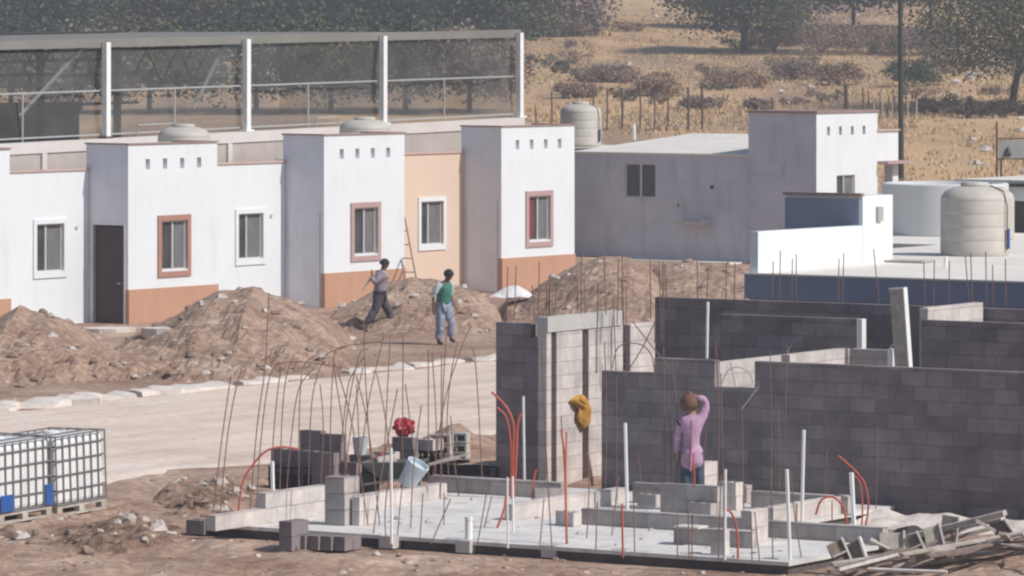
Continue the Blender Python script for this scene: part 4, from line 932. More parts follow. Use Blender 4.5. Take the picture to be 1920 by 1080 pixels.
# bent rods on the inner walls
for lb, b, p_ in (('bent pale rod curving up over the inner wall', (1475, 665), [(1490, 640), (1530, 622), (1572, 606)]),
                  ('hooked rod above the inner wedge wall', (1532, 650), [(1540, 628), (1555, 622), (1590, 632)]),
                  ('second hooked rod nearer the pale jamb', (1556, 660), [(1565, 640), (1580, 635), (1600, 638)]),
                  ('rod arching across the square notch', (1352, 722), [(1365, 695), (1385, 688), (1405, 700), (1412, 718)]),
                  ('straight rod crossing the square notch', (1380, 728), [(1374, 700), (1370, 680)]),
                  ('rod leaning across the front shaded wall', (1390, 768), [(1405, 748), (1424, 722)]),
                  ('short hooked rod beside the leaning board', (1668, 665), [(1670, 650), (1678, 645)]),
                  ('rod crossing the sunlit wall toward the wide wall', (1170, 705), [(1200, 660), (1230, 600)]),
                  ('rod sloping down the sunlit wall the other way', (1255, 690), [(1215, 640), (1185, 602)]),
                  ('large rod loop over the end of the sunlit wall', (1228, 715), [(1222, 668), (1198, 645), (1160, 650), (1148, 690)])):
    rod(lb, b, p_, None, r=.009, yd=73.6 if b[0] > 1300 and b[1] < 670 else 70.1, mt='rail_grey' if b[0] > 1300 else 'rust')
# white pipes
def pipe(label, px, py, px1, py1, r=.026, zb=b0, yd=None, mt='pipe_white'):
    return rod(label, (px, py), [(px1, py1)], None, r=r, zb=zb, name='plastic_pipe', mt=mt, cat='pipe', yd=yd)
pipe('white pipe stub standing before the black crate', 512, 955, 510, 865, .03)
pipe('thin white pipe in front of the tall dark pier', 983, 902, 981, 743, .02)
pipe('white pipe standing left of the person in pink', 1176, 955, 1172, 793, .025)
pipe('tall white pipe behind the right low walls', 1503, 978, 1507, 806, .025)
pipe('leaning white pipe rising from the slab front at right', 1481, 1050, 1475, 880, .025)
pipe('pair partner, thicker white pipe beside the red arch', 1602, 1012, 1596, 886, .033)
pipe('short thin white pipe against the front wall top', 1359, 1050, 1360, 880, .018)
pipe('white pipe upright in front of the rearmost wall', 1325, 672, 1327, 566, .022, yd=71.5)
pipe('pale pipe in front of the red conduits at the wheelbarrow', 734, 1020, 733, 840, .02)
pipe('left pipe of the pale pair right of the wheelbarrow', 952, 1028, 951, 895, .014)
pipe('right pipe of the pale pair right of the wheelbarrow', 962, 1000, 961, 893, .016)
pipe('white pipe stub on the near right roof', 1772, 503, 1773, 480, .03, zb=2.92)
pipe('small white vent pipe on the roof beside the tall beige tank', 1189, 262, 1188, 232, .05, yd=144)
pipe('dark capped pipe leaning at the foot of the sunlit wall', 1112, 912, 1100, 848, .03, mt='rust', yd=70.5)
m = MB(); m.lathe([(.05, 0), (.05, .26), (.055, .26), (.055, .30), (.04, .30)], 18); o = m.build('drain_stub', 'pipe_white', loc=G(879, 1012, b0), smooth=True); tag(o, 'thick short white drain stub standing on the slab', 'pipe')
# red conduits
def cond(label, b, p_, r=.016, yd=None, zb=b0): return rod(label, b, p_, 'red flexible conduits', r=r, name='conduit', mt='conduit', cat='conduit', yd=yd, zb=zb)
cond('red conduit arching up left of the block piles', (446, 965), [(455, 905), (475, 870), (500, 845), (530, 838), (560, 842)])
cond('thick red conduit rising before the tall pier', (961, 935), [(962, 850), (963, 800), (950, 765), (922, 735)], .019)
cond('red conduit with its end hanging left of the pier', (958, 935), [(958, 840), (950, 785), (932, 764)], .014)
cond('red conduit leaning right before the tall pier', (963, 935), [(968, 850), (970, 800), (976, 775)], .019)
cond('thin red conduit in front of the sunlit slotted wall', (1062, 1020), [(1060, 920), (1058, 850), (1052, 805)], .014)
cond('forked red conduit beside the thin white one', (1063, 1018), [(1061, 880), (1062, 810)], .012)
cond('short red conduit at the foot of the pier', (998, 940), [(1000, 905), (1005, 880)], .014)
cond('dark red conduit leaning left at the slab middle', (932, 990), [(945, 955), (949, 925)], .018)
cond('red conduit curling up at the front middle right', (1384, 1047), [(1380, 985), (1368, 958), (1358, 960)], .016)
cond('red conduit standing at the front slab edge', (1168, 1045), [(1167, 1000), (1166, 945)], .015)
cond('pale red conduit arch over the small wall', (1322, 915), [(1335, 898), (1360, 892), (1390, 902), (1408, 925)], .012)
cond('red conduit arch right of the right low walls', (1588, 985), [(1580, 950), (1562, 932), (1540, 938), (1530, 965)], .016)
cond('tall red conduit bowing right of the white pipe', (1622, 990), [(1628, 950), (1622, 910), (1605, 885), (1572, 855)], .014)
cond('thin red conduit leaning from the tall white pipe', (1538, 925), [(1535, 900), (1520, 875), (1490, 850)], .011)
cond('red conduit loop low beside the right end wall', (1615, 995), [(1617, 950), (1612, 905), (1600, 892)], .012)
cond('red conduit rising behind the wheelbarrow tray', (732, 925), [(728, 900), (720, 860), (712, 850), (698, 870)], .016)
cond('second red conduit in front of the wheelbarrow', (737, 925), [(733, 890), (722, 862)], .018)
cond('red conduit running past the knees of the person in pink', (1303, 965), [(1302, 900), (1300, 850)], .012)
for i, (a_, b_, rr, lb) in enumerate(((2.4, 4.4, -20, 'loose block lying flat in the middle of the slab'), (4.9, 2.5, 40, 'loose block behind the wheelbarrow legs'), (1.5, 7.6, 15, 'loose block lying between the right pipes'), (4.4, 5.3, -8, 'loose block against the middle low wall'))):
    block_thing(lb, S(a_, b_), AS+rr, 'block_mid' if i % 2 else 'block_light', 'loose blocks lying on the slab')
m = MB(); rnd = random.Random(3)
for k in range(150):
    a_, b_ = rnd.uniform(.1, 7), rnd.uniform(.1, 9)
    if a_ > 3.2 and b_ > 6.8: continue
    v_ = S(a_, b_); rock(m, (v_.x, v_.y, .152), .012+.05*rnd.random()**3, rnd.random())
tag(m.build('slab_debris', 'stone'), 'crumbs of mortar and block scattered over the slab', 'debris', kind='stuff')
# front-edge footing studs
for i, px in enumerate((732, 876, 1036, 1168, 1295, 1452)):
    py = 1020+(px-732)*.058; p = G(px-14, py+6, 0); m = MB(); m.box(-.1, -.22, 0, .1, 0, .16)
    tag(m.build('footing_pad', 'concrete', loc=p, rot=AS), ['pad nearest the wheelbarrow', 'pad below the thick drain stub', 'pad below the dark tall rod', 'pad below the front red conduit', 'pad below the short front wall', 'pad at the right end'][i]+', small concrete stub poking out under the slab edge', 'footing pad', 'concrete pads under the slab edge')
# hanging dark plastic at the right front edge
m = MB(); pa, pb = G(1400, 1060, 0), G(1545, 1048, 0)
n = 20
for i in range(n+1):
    t = i/n; q_ = pa.lerp(pb, t); h_ = .14+.05*nz(t*6, 1); m.v += [(q_.x, q_.y-.25-.1*nz(t*5, 4), 0.005), (q_.x, q_.y-.02, h_)]
for i in range(n): m.f.append((2*i, 2*i+2, 2*i+3, 2*i+1))
o = m.build('plastic_sheet', 'crate'); o.modifiers.new('s', 'SOLIDIFY').thickness = .01; tag(o, 'crumpled black plastic sheet hanging at the right slab edge', 'plastic sheet')
m = MB(); c = W(975, 548, 117)
for i in range(13):
    for k in range(9):
        u, v = i/12, k/8; m.v.append((-.6+1.0*u, (v-.5)*.9, .16*math.sin(math.pi*min(1, u*1.0))*math.sin(math.pi*v)*(1+u)+.04*nz(u*5, v*5)))
for i in range(12):
    for k in range(8): q_ = i*9+k; m.f.append((q_, q_+1, q_+10, q_+9))
o = m.build('plastic_sheet', 'plastic_sheet', loc=c+Vector((-.1, -1.2, -.05))); o.modifiers.new('s', 'SOLIDIFY').thickness = .02; tag(o, 'white plastic sheet lying between the brown based tower and the dirt heap', 'plastic sheet')

# ladder leaning against the beige wall
a = G(793, 560, 0.1); e = empty('ladder', W(788, 540, 119.5), 0, label='thin wooden ladder leaning against the beige wall', cat='ladder')
o0 = e.location; TL, TR_ = W(759, 408, 123.2)-o0, W(762, 470, 123.0)-o0
m = MB(); m.tube([(0, 0, -.3), TL], .02); m.build('rail', 'wood_dark', e)
m = MB(); m.tube([(-.28, .1, -.3), TL+Vector((-.30, .1, 0))], .02); m.build('rail', 'wood_dark', e)
for k in range(1, 6):
    t = k/6; a_ = Vector((0, 0, -.3)).lerp(TL, t); m = MB(); m.tube([a_, a_+Vector((-.29, .1, 0))], .014); m.build('rung', 'wood_dark', e)

# ------------------------------------------------------------------ timber heap at the right
BD = [(1545, 1036, 1690, 1015, .10, .12, 'long pale board at the left foot of the timber heap'), (1660, 1018, 1884, 962, .12, .62, 'long pale pole rising to the right over the timber heap'),
      (1735, 1006, 1880, 972, .2, .5, 'thinner board just under the long rising pole'), (1720, 1045, 1930, 1003, .08, .30, 'long dark beam across the middle of the timber heap'),
      (1590, 1072, 1780, 1045, .03, .08, 'pale plank along the front of the heap'), (1740, 1056, 1940, 1022, .03, .10, 'white front plank reaching the right frame edge'),
      (1560, 1058, 1680, 1040, .15, .2, 'grey plank in the lower left of the heap'), (1770, 1040, 1925, 1016, .22, .25, 'upper plank parallel to the long dark beam'),
      (1632, 1012, 1668, 1030, .22, .1, 'short tilted plank beside the end wall'), (1828, 975, 1865, 995, .55, .4, 'short board hanging from the rising pole'),
      (1745, 1010, 1790, 1025, .3, .12, 'dark board crossing under the rising pole'), (1880, 1000, 1905, 1030, .45, .1, 'short board at the right of the heap'),
      (1700, 1060, 1760, 1025, .05, .3, 'short lit plank poking up at the front'), (1720, 993, 1745, 1010, .28, .2, 'small dark plank behind the rising pole'),
      (1610, 1060, 1700, 1050, .25, .18, 'dark slat low in the heap'), (1850, 1015, 1920, 1000, .3, .42, 'slat at the upper right of the heap')]
def board(label, P, Q, wd=.11, th=.035, mt='wood', name='timber_board', up=None):
    d = (Q-P); L = d.length; X = d.normalized(); Z = up or Vector((0, -.25, 1)); Yv = Z.cross(X).normalized(); Z = X.cross(Yv)
    T = Matrix(((X.x, Yv.x, Z.x, 0), (X.y, Yv.y, Z.y, 0), (X.z, Yv.z, Z.z, 0), (0, 0, 0, 1)))
    m = MB(); m.box(0, -wd/2, -th/2, L, wd/2, th/2, T); o = m.build(name, mt, loc=P); return tag(o, label, 'board', 'boards of the timber heap')
for i, (x0, y0, x1, y1, z0, z1, lb) in enumerate(BD):
    board(lb, G(x0, y0, z0), G(x1, y1, z1), .10 if i % 3 else .07, .07 if i in (1, 3) else .035, 'wood_dark' if 'dark' in lb else 'wood')
rb = random.Random(8); XB = []
for i in range(34):
    px = rb.uniform(1550, 1880); py = 1068-(px-1560)*.15+rb.uniform(-20, 10); ln = rb.uniform(60, 250); sl_ = rb.gauss(-.2, .13); zz = rb.uniform(.04, .34)
    XB.append((px, py, px+ln, py+ln*sl_, zz, zz+rb.uniform(-.03, .1)))
XB.sort()
ORD = ['first', 'second', 'third', 'fourth', 'fifth', 'sixth', 'seventh', 'eighth', 'ninth', 'tenth', 'eleventh', 'twelfth', 'thirteenth', 'fourteenth', 'fifteenth', 'sixteenth', 'seventeenth', 'eighteenth', 'nineteenth', 'twentieth', 'twenty-first', 'twenty-second', 'twenty-third', 'twenty-fourth', 'twenty-fifth', 'twenty-sixth', 'twenty-seventh', 'twenty-eighth', 'twenty-ninth', 'thirtieth']+['thirty-'+q for q in ('first', 'second', 'third', 'fourth', 'fifth', 'sixth', 'seventh', 'eighth', 'ninth')]+['fortieth']+['forty-'+q for q in ('first', 'second', 'third', 'fourth', 'fifth')]
for i, (x0, y0, x1, y1, z0, z1) in enumerate(XB):
    board(ORD[i]+' loose slat from the left, scattered in the timber heap', G(x0, y0, z0), G(x1, y1, z1), rb.choice((.03, .05, .07)), .03, rb.choice(('wood', 'wood_dark', 'wood_dark', 'board_pale')), name='timber_board')
# formwork panels (open boxes) standing in the heap
for i, (px, py, z, tl, lb) in enumerate(((1600, 1068, .03, 25, 'low formwork frame at the very front'), (1712, 1058, .1, 25, 'dark formwork frame leaning left in the heap middle'), (1742, 1040, .12, 14, 'pale grey panel standing in the heap middle'),
        (1762, 1012, .2, -8, 'small grey panel right of the rising pole foot'), (1650, 1030, .1, 0, 'square pale panel left of the heap middle'), (1570, 1070, .03, 22, 'half cut frame at the bottom left of the heap'), (1880, 1022, .12, 35, 'tilted frame near the right edge'))):
    p = G(px, py, z); e = empty('formwork_frame', p, 0, label=lb, cat='formwork', group='formwork frames in the timber heap'); e.rotation_euler = (R(-18+i*9 % 35), R(-tl), R(-22+i*17 % 45))
    w_, h_ = (.20, .34) if 'square' not in lb else (.30, .22)
    pale = 'pale' in lb or 'grey' in lb
    m = MB(); m.box(0, 0, 0, w_, .02, h_); m.build('panel', 'wood' if pale else 'wood_dark', e)
    m = MB(); m.box(w_+.002, -.05, 0, w_+.028, .03, h_+.02); m.build('frame_edge', 'board_pale', e)  # paler strip puts sunlight into the right edge of the panel
    if i % 2: m = MB(); m.box(-.0, -.06, h_*.5, w_, -.001, h_*.5+.025); m.build('cross_strip', 'wood', e)
# dark barrel end behind the boards
m = MB(); m.lathe([(.14, 0), (.16, .02), (.16, .4), (.14, .42)], 20); o = m.build('drum', 'dark_steel', loc=G(1690, 1012, .14)); o.rotation_euler = (R(80), 0, R(20)); tag(o, 'small dark drum lying behind the timber heap', 'drum')
# rubble bank at foot of right wall
m = MB(); p = G(1640, 975, 0); n = 60
for i in range(n+1):
    t = -along(p, WS, 1640)+4.2*i/n
    for k, (a_, zz) in enumerate(((-.9, -.03), (-.45, .06), (-.15, .12), (-.01, .13))):
        v = p+WS*t+US*a_; m.v.append((v.x, v.y, zz+.07*nz(t*3, a_*4)*(1 if k else 0)))
for i in range(n):
    for k in range(3): q_ = i*4+k; m.f.append((q_, q_+4, q_+5, q_+1))
tag(m.build('rubble_bank', 'rubble_white'), 'pale broken concrete rubble banked along the foot of the right shaded wall', 'rubble', kind='stuff')

# ------------------------------------------------------------------ people
FOLD = bpy.data.textures.new('folds', 'CLOUDS'); FOLD.noise_scale = .09; FOLD.noise_depth = 2
def skin_obj(name, mt, parent, J, E, sub=1):
    me = bpy.data.meshes.new(name); keys = list(J); me.from_pydata([J[k][0] for k in keys], [(keys.index(a), keys.index(b)) for a, b in E], [])
    me.materials.append(M[mt]); o = bpy.data.objects.new(name, me); COL.objects.link(o); o.parent = parent
    o.modifiers.new('skin', 'SKIN').use_smooth_shade = True
    for i, k in enumerate(keys):
        r = J[k][1]; me.skin_vertices[0].data[i].radius = (r, r) if not isinstance(r, tuple) else r
    me.skin_vertices[0].data[0].use_root = True
    cloth = name in ('shirt', 'trousers', 'sleeve', 'shirt_tail')
    s = o.modifiers.new('sub', 'SUBSURF'); s.levels = sub+cloth; s.render_levels = sub+cloth
    if cloth:
        d_ = o.modifiers.new('folds', 'DISPLACE'); d_.texture = FOLD; d_.strength = .055; d_.mid_level = .5; d_.texture_coords = 'LOCAL'
    return o
def chain(*k): return [(k[i], k[i+1]) for i in range(len(k)-1)]
def mixv(a, b, t): return tuple(a[i]+(b[i]-a[i])*t for i in range(3))
def figure(name, loc, rot, label, J, shirt, trousers, hair, skinm, hairlong=False, sleeve=None, x=.034, bootmt='boots', pants_only_to=None):
    """J: pelvis, chest, neck, head, and for s in L,R: sh, el, wr, hip, kn, an, toe (local metres, facing +x)"""
    e = empty('person', loc, rot, label=label, cat='person')
    nk, hd = Vector(J['neck']), Vector(J['head'])
    B = {'pelvis': (J['pelvis'], (.105, .09)), 'waist': (mixv(J['pelvis'], J['chest'], .45), (.09, .075)), 'chest': (J['chest'], (.115, .09)), 'neck': (J['neck'], .055),
         'jaw': (tuple(nk.lerp(hd, .55)+Vector((.015, 0, 0))), .072), 'head': (J['head'], .093), 'crown': (tuple(hd+(hd-nk).normalized()*.07), .07)}
    B['yoke'] = (mixv(J['chest'], J['neck'], .62), (.085, .07)); E = chain('pelvis', 'waist', 'chest', 'yoke', 'neck', 'jaw', 'head', 'crown')
    for s in 'LR':
        B['sh'+s] = (J['sh'+s], .056); B['el'+s] = (J['el'+s], .042); B['wr'+s] = (J['wr'+s], .027)
        w_, e_ = Vector(J['wr'+s]), Vector(J['el'+s]); d = (w_-e_).normalized(); side = d.cross(Vector((1, 0, .2))).normalized()
        B['palm'+s] = (tuple(w_+d*.06), (.036, .018)); E += chain('yoke', 'sh'+s, 'el'+s, 'wr'+s, 'palm'+s)
        for q in range(4):
            a = w_+d*.095+side*(.027-.018*q); c = a+d*(.035-(.004*abs(q-1)))+Vector((.008, 0, 0)); f_ = c+d*.024+Vector((.018, 0, 0))
            B['f%d%s' % (q, s)] = (tuple(a), .009); B['g%d%s' % (q, s)] = (tuple(c), .0085); B['h%d%s' % (q, s)] = (tuple(f_), .007)
            E += chain('palm'+s, 'f%d%s' % (q, s), 'g%d%s' % (q, s), 'h%d%s' % (q, s))
        a = w_+d*.045+side*.045+Vector((.01, 0, 0)); B['t'+s] = (tuple(a), .011); B['u'+s] = (tuple(a+d*.035+side*.012), .009); E += chain('wr'+s, 't'+s, 'u'+s)
        B['hip'+s] = (J['hip'+s], .072); B['kn'+s] = (J['kn'+s], .05); B['cf'+s] = (mixv(J['kn'+s], J['an'+s], .35), .052); B['an'+s] = (J['an'+s], .036); B['toe'+s] = (J['toe'+s], .032)
        E += chain('pelvis', 'hip'+s, 'kn'+s, 'cf'+s, 'an'+s, 'toe'+s)
    skin_obj('body', skinm, e, B, E)
    # face: nose, eyes, ears, mouth
    up = (hd-nk).normalized(); fw = Vector((1, 0, 0)); fw = (fw-up*fw.dot(up)).normalized(); sd_ = up.cross(fw)
    m = MB()
    c = hd+fw*.088-up*.015; m.add([c+up*.028, c-sd_*.014-up*.012, c+sd_*.014-up*.012, c+fw*.025-up*.010], [(0, 1, 3), (0, 3, 2), (1, 2, 3)])
    m.build('nose', skinm, e)
    for s_ in (-1, 1):
        m = MB(); m.lathe([(.001, -.01), (.01, -.004), (.011, .0), (.01, .004), (.001, .01)], 8, Matrix.Translation(hd+fw*.083+sd_*.03*s_+up*.012)); m.build('eye', 'hair_black', e)
        m = MB(); m.lathe([(.001, -.03), (.014, -.02), (.018, 0), (.014, .02), (.001, .03)], 8, Matrix.Translation(hd+sd_*.094*s_-up*.005-fw*.01)); m.build('ear', skinm, e)
    m = MB(); m.tube([hd+fw*.082-up*.05-sd_*.022, hd+fw*.09-up*.05, hd+fw*.082-up*.05+sd_*.022], .006); m.build('mouth', 'trim_brown', e)
    # hair cap
    m = MB(); n = 18; ctr = hd+up*.02-fw*.012
    for i in range(9):
        th = (math.pi*(.62 if not hairlong else .72))*i/8
        for k in range(n):
            a = 2*math.pi*k/n; fr_ = math.cos(a); rr = .106 if not hairlong else .128
            t2 = th*(1-(.33 if not hairlong else .18)*max(0, fr_)); rr *= 1+(.16 if hairlong else .05)*nz(k*1.1, i*1.3, 4)
            m.v.append(tuple(ctr+(fw*math.cos(a)+sd_*math.sin(a)*.92)*rr*math.sin(t2)+up*rr*math.cos(t2)))
    for i in range(8):
        for k in range(n): m.f.append((i*n+k, i*n+(k+1) % n, (i+1)*n+(k+1) % n, (i+1)*n+k))
    o = m.build('hair', hair, e, smooth=True); o.modifiers.new('s', 'SOLIDIFY').thickness = .012
    # clothes
    T = {'pelvis': (mixv(J['pelvis'], J['chest'], -.12), (.135+x, .115+x)), 'waist': (mixv(J['pelvis'], J['chest'], .4), (.118+x, .10+x)), 'chest': (J['chest'], (.145+x, .118+x)), 'yoke': (mixv(J['chest'], J['neck'], .60), (.14, .115)), 'col': (mixv(J['chest'], J['neck'], .95), .072)}
    TE = chain('pelvis', 'waist', 'chest', 'yoke', 'col')
    if not sleeve:
        for s in 'LR':
            T['sh'+s] = (J['sh'+s], .062+x*.6); T['el'+s] = (J['el'+s], .046+x*.6); T['cu'+s] = (mixv(J['el'+s], J['wr'+s], .85), .036+x*.5); TE += chain('yoke', 'sh'+s, 'el'+s, 'cu'+s)
    skin_obj('shirt', shirt, e, T, TE)
    if sleeve:
        for s in 'LR':
            skin_obj('sleeve', sleeve, e, {'a': (mixv(mixv(J['chest'], J['neck'], .6), J['sh'+s], .5), .08), 'b': (J['sh'+s], .07), 'c': (J['el'+s], .055), 'd': (mixv(J['el'+s], J['wr'+s], .1), .05)}, chain('a', 'b', 'c', 'd'))
    P = {'pelvis': (mixv(J['pelvis'], J['chest'], -.05), (.12+x*.6, .105+x*.5) if not hairlong else (.10, .09))}; PE = []
    for s in 'LR':
        P['hip'+s] = (J['hip'+s], (.098+x*.5) if not hairlong else .078); P['kn'+s] = (J['kn'+s], .066+x*.6); P['sn'+s] = (mixv(J['kn'+s], J['an'+s], .5), .062+x*.6); P['an'+s] = (mixv(J['kn'+s], J['an'+s], .93), .056+x*.5)
        PE += chain('pelvis', 'hip'+s, 'kn'+s, 'sn'+s, 'an'+s)
        skin_obj('shoe', bootmt, e, {'a': (J['an'+s], .05), 'b': (mixv(J['an'+s], J['toe'+s], .5), .046), 'c': (mixv(J['an'+s], J['toe'+s], 1.15), .038)}, chain('a', 'b', 'c'))
    skin_obj('trousers', trousers, e, P, PE)
    return e
# man 1: striding to the right, one arm bent up holding a stick on his shoulder
J1 = dict(pelvis=(0, 0, .84), chest=(.05, 0, 1.20), neck=(.075, 0, 1.37), head=(.115, 0, 1.50),
          shL=(.03, .165, 1.30), elL=(.0, .22, 1.03), wrL=(.09, .20, .80), shR=(.03, -.165, 1.30), elR=(-.17, -.22, 1.10), wrR=(-.20, -.17, 1.26),
          hipL=(.02, .09, .80), knL=(.22, .10, .46), anL=(.36, .10, .07), toeL=(.49, .10, .035), hipR=(-.02, -.09, .80), knR=(-.13, -.10, .45), anR=(-.38, -.10, .13), toeR=(-.30, -.10, .045))
f1 = G(712, 625); f1.z = gz(f1.x, f1.y)
figure('person', f1, 12, 'person in a lilac grey shirt and dark trousers striding right past the dirt heap', J1, 'shirt_lilac', 'trousers_dark', 'hair_black', 'skin', x=.055)
m = MB(); m.tube([(-.20, -.15, 1.25), (-.42, -.16, .94)], .022); m.v = [tuple(Matrix.Rotation(R(12), 3, 'Z') @ Vector(v)) for v in m.v]
tag(m.build('stick', 'wood', loc=f1), 'short wooden tool handle held behind the shoulder of the man in lilac', 'tool handle')
J2 = dict(pelvis=(0, 0, .86), chest=(.07, 0, 1.22), neck=(.12, 0, 1.39), head=(.18, 0, 1.51),
          shL=(.07, .18, 1.31), elL=(.0, .25, 1.06), wrL=(.12, .24, .86), shR=(.06, -.18, 1.31), elR=(-.03, -.27, 1.07), wrR=(-.02, -.27, .80),
          hipL=(.01, .09, .82), knL=(.19, .09, .50), anL=(.14, .09, .13), toeL=(.26, .09, .08), hipR=(0, -.09, .82), knR=(.03, -.10, .45), anR=(-.05, -.10, .07), toeR=(.08, -.11, .035))
f2 = G(830, 648); f2.z = gz(f2.x, f2.y)
figure('person', f2, -42, 'person in a green vest and light jeans walking toward the slab with bowed head', J2, 'vest_green', 'jeans', 'hair_black', 'skin', sleeve='sleeve_grey', x=.05)
# person in pink, seen from behind, right arm raised to the head
J3 = dict(pelvis=(0, 0, .80), chest=(0, 0, 1.16), neck=(0, 0, 1.33), head=(.02, .03, 1.46),
          shL=(0, .15, 1.27), elL=(-.02, .20, 1.00), wrL=(.02, .20, .76), shR=(0, -.15, 1.28), elR=(.02, -.20, 1.52), wrR=(.02, -.05, 1.58),
          hipL=(0, .085, .76), knL=(.02, .09, .42), anL=(0, .09, .07), toeL=(.12, .09, .035), hipR=(0, -.085, .76), knR=(.02, -.09, .42), anR=(0, -.09, .07), toeR=(.12, -.09, .035))
p3 = W(1297, 748, 68.2); ft = p3.z-1.60
pe = figure('person', Vector((p3.x, p3.y, max(b0, ft))), 84, 'person in a long pink shirt seen from behind with one hand raised to brown hair', J3, 'shirt_pink', 'jeans_dark', 'hair_brown', 'skin_light', hairlong=True, x=.018)
skin_obj('shirt_tail', 'shirt_pink', pe, {'a': ((0, 0, .98), (.125, .12)), 'b': ((-.02, .0, .78), (.165, .15)), 'c': ((-.02, -.01, .56), (.185, .15))}, chain('a', 'b', 'c'))
m = MB(); m.tube([(-.115, -.01, 1.26), (-.13, -.01, 1.0), (-.155, .0, .74), (-.17, .01, .56)], .018); m.build('stripe', 'pink_stripe', pe)
print('pink feet z', ft)

# ------------------------------------------------------------------ vegetation
def leafcloud(m, c, rx, ry, rz, n, size, seed, holes=.25):
    rnd = random.Random(seed); cl = []
    for k in range(max(8, n//60)):
        a = rnd.random()*2*math.pi; u = rnd.uniform(-.7, 1); q = rnd.random()**.45
        cl.append((c[0]+rx*q*math.cos(a)*math.sqrt(max(0, 1-u*u*.6)), c[1]+ry*q*math.sin(a)*math.sqrt(max(0, 1-u*u*.6)), c[2]+rz*u*(.55+.45*rnd.random()), .14+.2*rnd.random()))
    for k in range(n):
        p = rnd.choice(cl); s = p[3]*(rx+rz)/2
        x, y_, z = (rnd.gauss(p[i], s*(.75 if i < 2 else .5)) for i in range(3))
        a, b = rnd.random()*math.pi, rnd.uniform(-.9, .9); L = size*(.6+.8*rnd.random())
        d = Vector((math.cos(a)*math.cos(b), math.sin(a)*math.cos(b), math.sin(b))); w_ = d.cross(Vector((rnd.gauss(0, 1), rnd.gauss(0, 1), rnd.gauss(0, 1)))).normalized()*L*.45; d *= L
        o_ = Vector((x, y_, z)); m.add([o_-d*.5, o_+w_*.5, o_+d*.5, o_-w_*.5], [(0, 1, 2, 3)])
def tree(name, label, base, h, rx, n, size, leaf, group='trees on the dry slope', trunk=.16, lean=0, seed=1, low=.35):
    e = empty(name, base, 0, label=label, cat='tree', group=group); rnd = random.Random(seed)
    m = MB(); m.tube([(0, 0, -.3), (lean*.3, 0, h*.15), (lean*.6, .1, h*.3), (lean, 0, h*.48)], trunk, 7, trunk*.6)
    for k in range(9):
        a = 2*math.pi*k/9+rnd.random(); q = rx*(.5+.4*rnd.random()); zz = h*(.45+.45*rnd.random())
        m.tube([(lean*(.4+.05*k), .05, h*(.2+.03*k)), (lean+q*.45*math.cos(a), q*.45*math.sin(a), h*.4+zz*.2), (lean+q*math.cos(a), q*math.sin(a), zz)], trunk*.42, 5, trunk*.1)
    m.build('trunk', 'bark', e)
    m = MB(); leafcloud(m, (lean, 0, h*(low+1)/2), rx*1.15, rx*1.15, h*(1-low)/2, int(n*1.7), size*1.15, seed); m.build('crown', leaf, e)
    return e
def tg(px, py_base): # ground point on the slope along picture column px where the ground reaches py_base
    Y = 110
    while Y < 800:
        X = (px-960)/F*Y; z = gz(X, Y)
        if YH+F*(H-z)/Y <= py_base: break
        Y += 1.0
    return Vector((X, Y, z))
b = tg(1893, 212); tree('mesquite_tree', 'large olive mesquite tree leaning over its dark shade at the right edge', b, 8.6, 5.0, 12000, .2, 'leaf_olive', trunk=.22, lean=.9, seed=3, low=.1)
b = tg(1395, 100); tree('mesquite_tree', 'dense dark tree with a low trunk left of the green bush', b, 6.2, 3.9, 8000, .26, 'leaf_olive', trunk=.3, seed=4, low=.12)
b = tg(1600, 55); tree('mesquite_tree', 'olive tree at the top between the dark tree and the utility pole', b, 6.5, 5.0, 7000, .32, 'leaf_olive', seed=5, low=.15)
b = tg(1745, 62); tree('mesquite_tree', 'broad olive tree behind the utility pole', b, 7.5, 5.5, 8000, .32, 'leaf_olive', seed=6, low=.2)
b = tg(1340, 52); tree('mesquite_tree', 'greenish tree at the top left of the dark tree', b, 6, 3.6, 5000, .32, 'leaf_green', seed=7, low=.15)
for i, (px, py, h_, r_, lf, lb) in enumerate(((30, 74, 7.5, 4.6, 'leaf_green', 'dark green tree at the top left corner beyond the canopy'), (130, 72, 6, 4.0, 'leaf_olive', 'olive tree beside the top left corner tree'), (430, 66, 8, 5.6, 'leaf_olive', 'hazy olive tree above the second white court post'),
        (560, 62, 8, 5.5, 'leaf_green', 'hazy green tree beyond the middle of the canopy'), (690, 60, 8, 5.0, 'leaf_olive', 'hazy tree above the third white court post'), (800, 66, 7, 5.0, 'leaf_green', 'green tree beyond the right half of the canopy'), (900, 74, 7, 4.8, 'leaf_olive', 'olive tree above the right end of the canopy'), (1010, 64, 5.5, 4.2, 'twig', 'leafless grey brown tree right of the canopy end'), (300, 62, 6, 3.8, 'twig', 'bare grey tree beyond the canopy left of centre'))):
    tree('mesquite_tree', lb, tg(px, py), h_, r_, 8500, .34, lf, seed=20+i, low=-.35)
for i, (px, h_, r_, lf) in enumerate(((20, 4.6, 3.0, 'leaf_green'), (150, 4.2, 2.6, 'twig'), (280, 4.8, 3.0, 'leaf_olive'), (480, 5.0, 3.4, 'leaf_green'), (620, 4.8, 3.2, 'leaf_olive'), (760, 5.2, 3.2, 'leaf_green'), (880, 4.6, 2.8, 'twig'))):
    tree('court_side_tree', ['first', 'second', 'third', 'fourth', 'fifth', 'sixth', 'seventh'][i]+' tree from the left just behind the sports court, seen through the netting', tg(px, 212), h_, r_, 3600, .24, lf, group='trees seen through the court netting', seed=90+i, low=.05)
# pale building fragment far beyond at top left
b = tg(230, 30); m = MB(); m.box(-5, 0, -1, 5, 4, 3.4); m.box(-6, -.5, 3.4, 6, 4.5, 3.7)
tag(m.build('far_shed', 'wall_cap', loc=b, rot=8), 'pale low shed with a thin roof far beyond the trees at top left', 'shed')
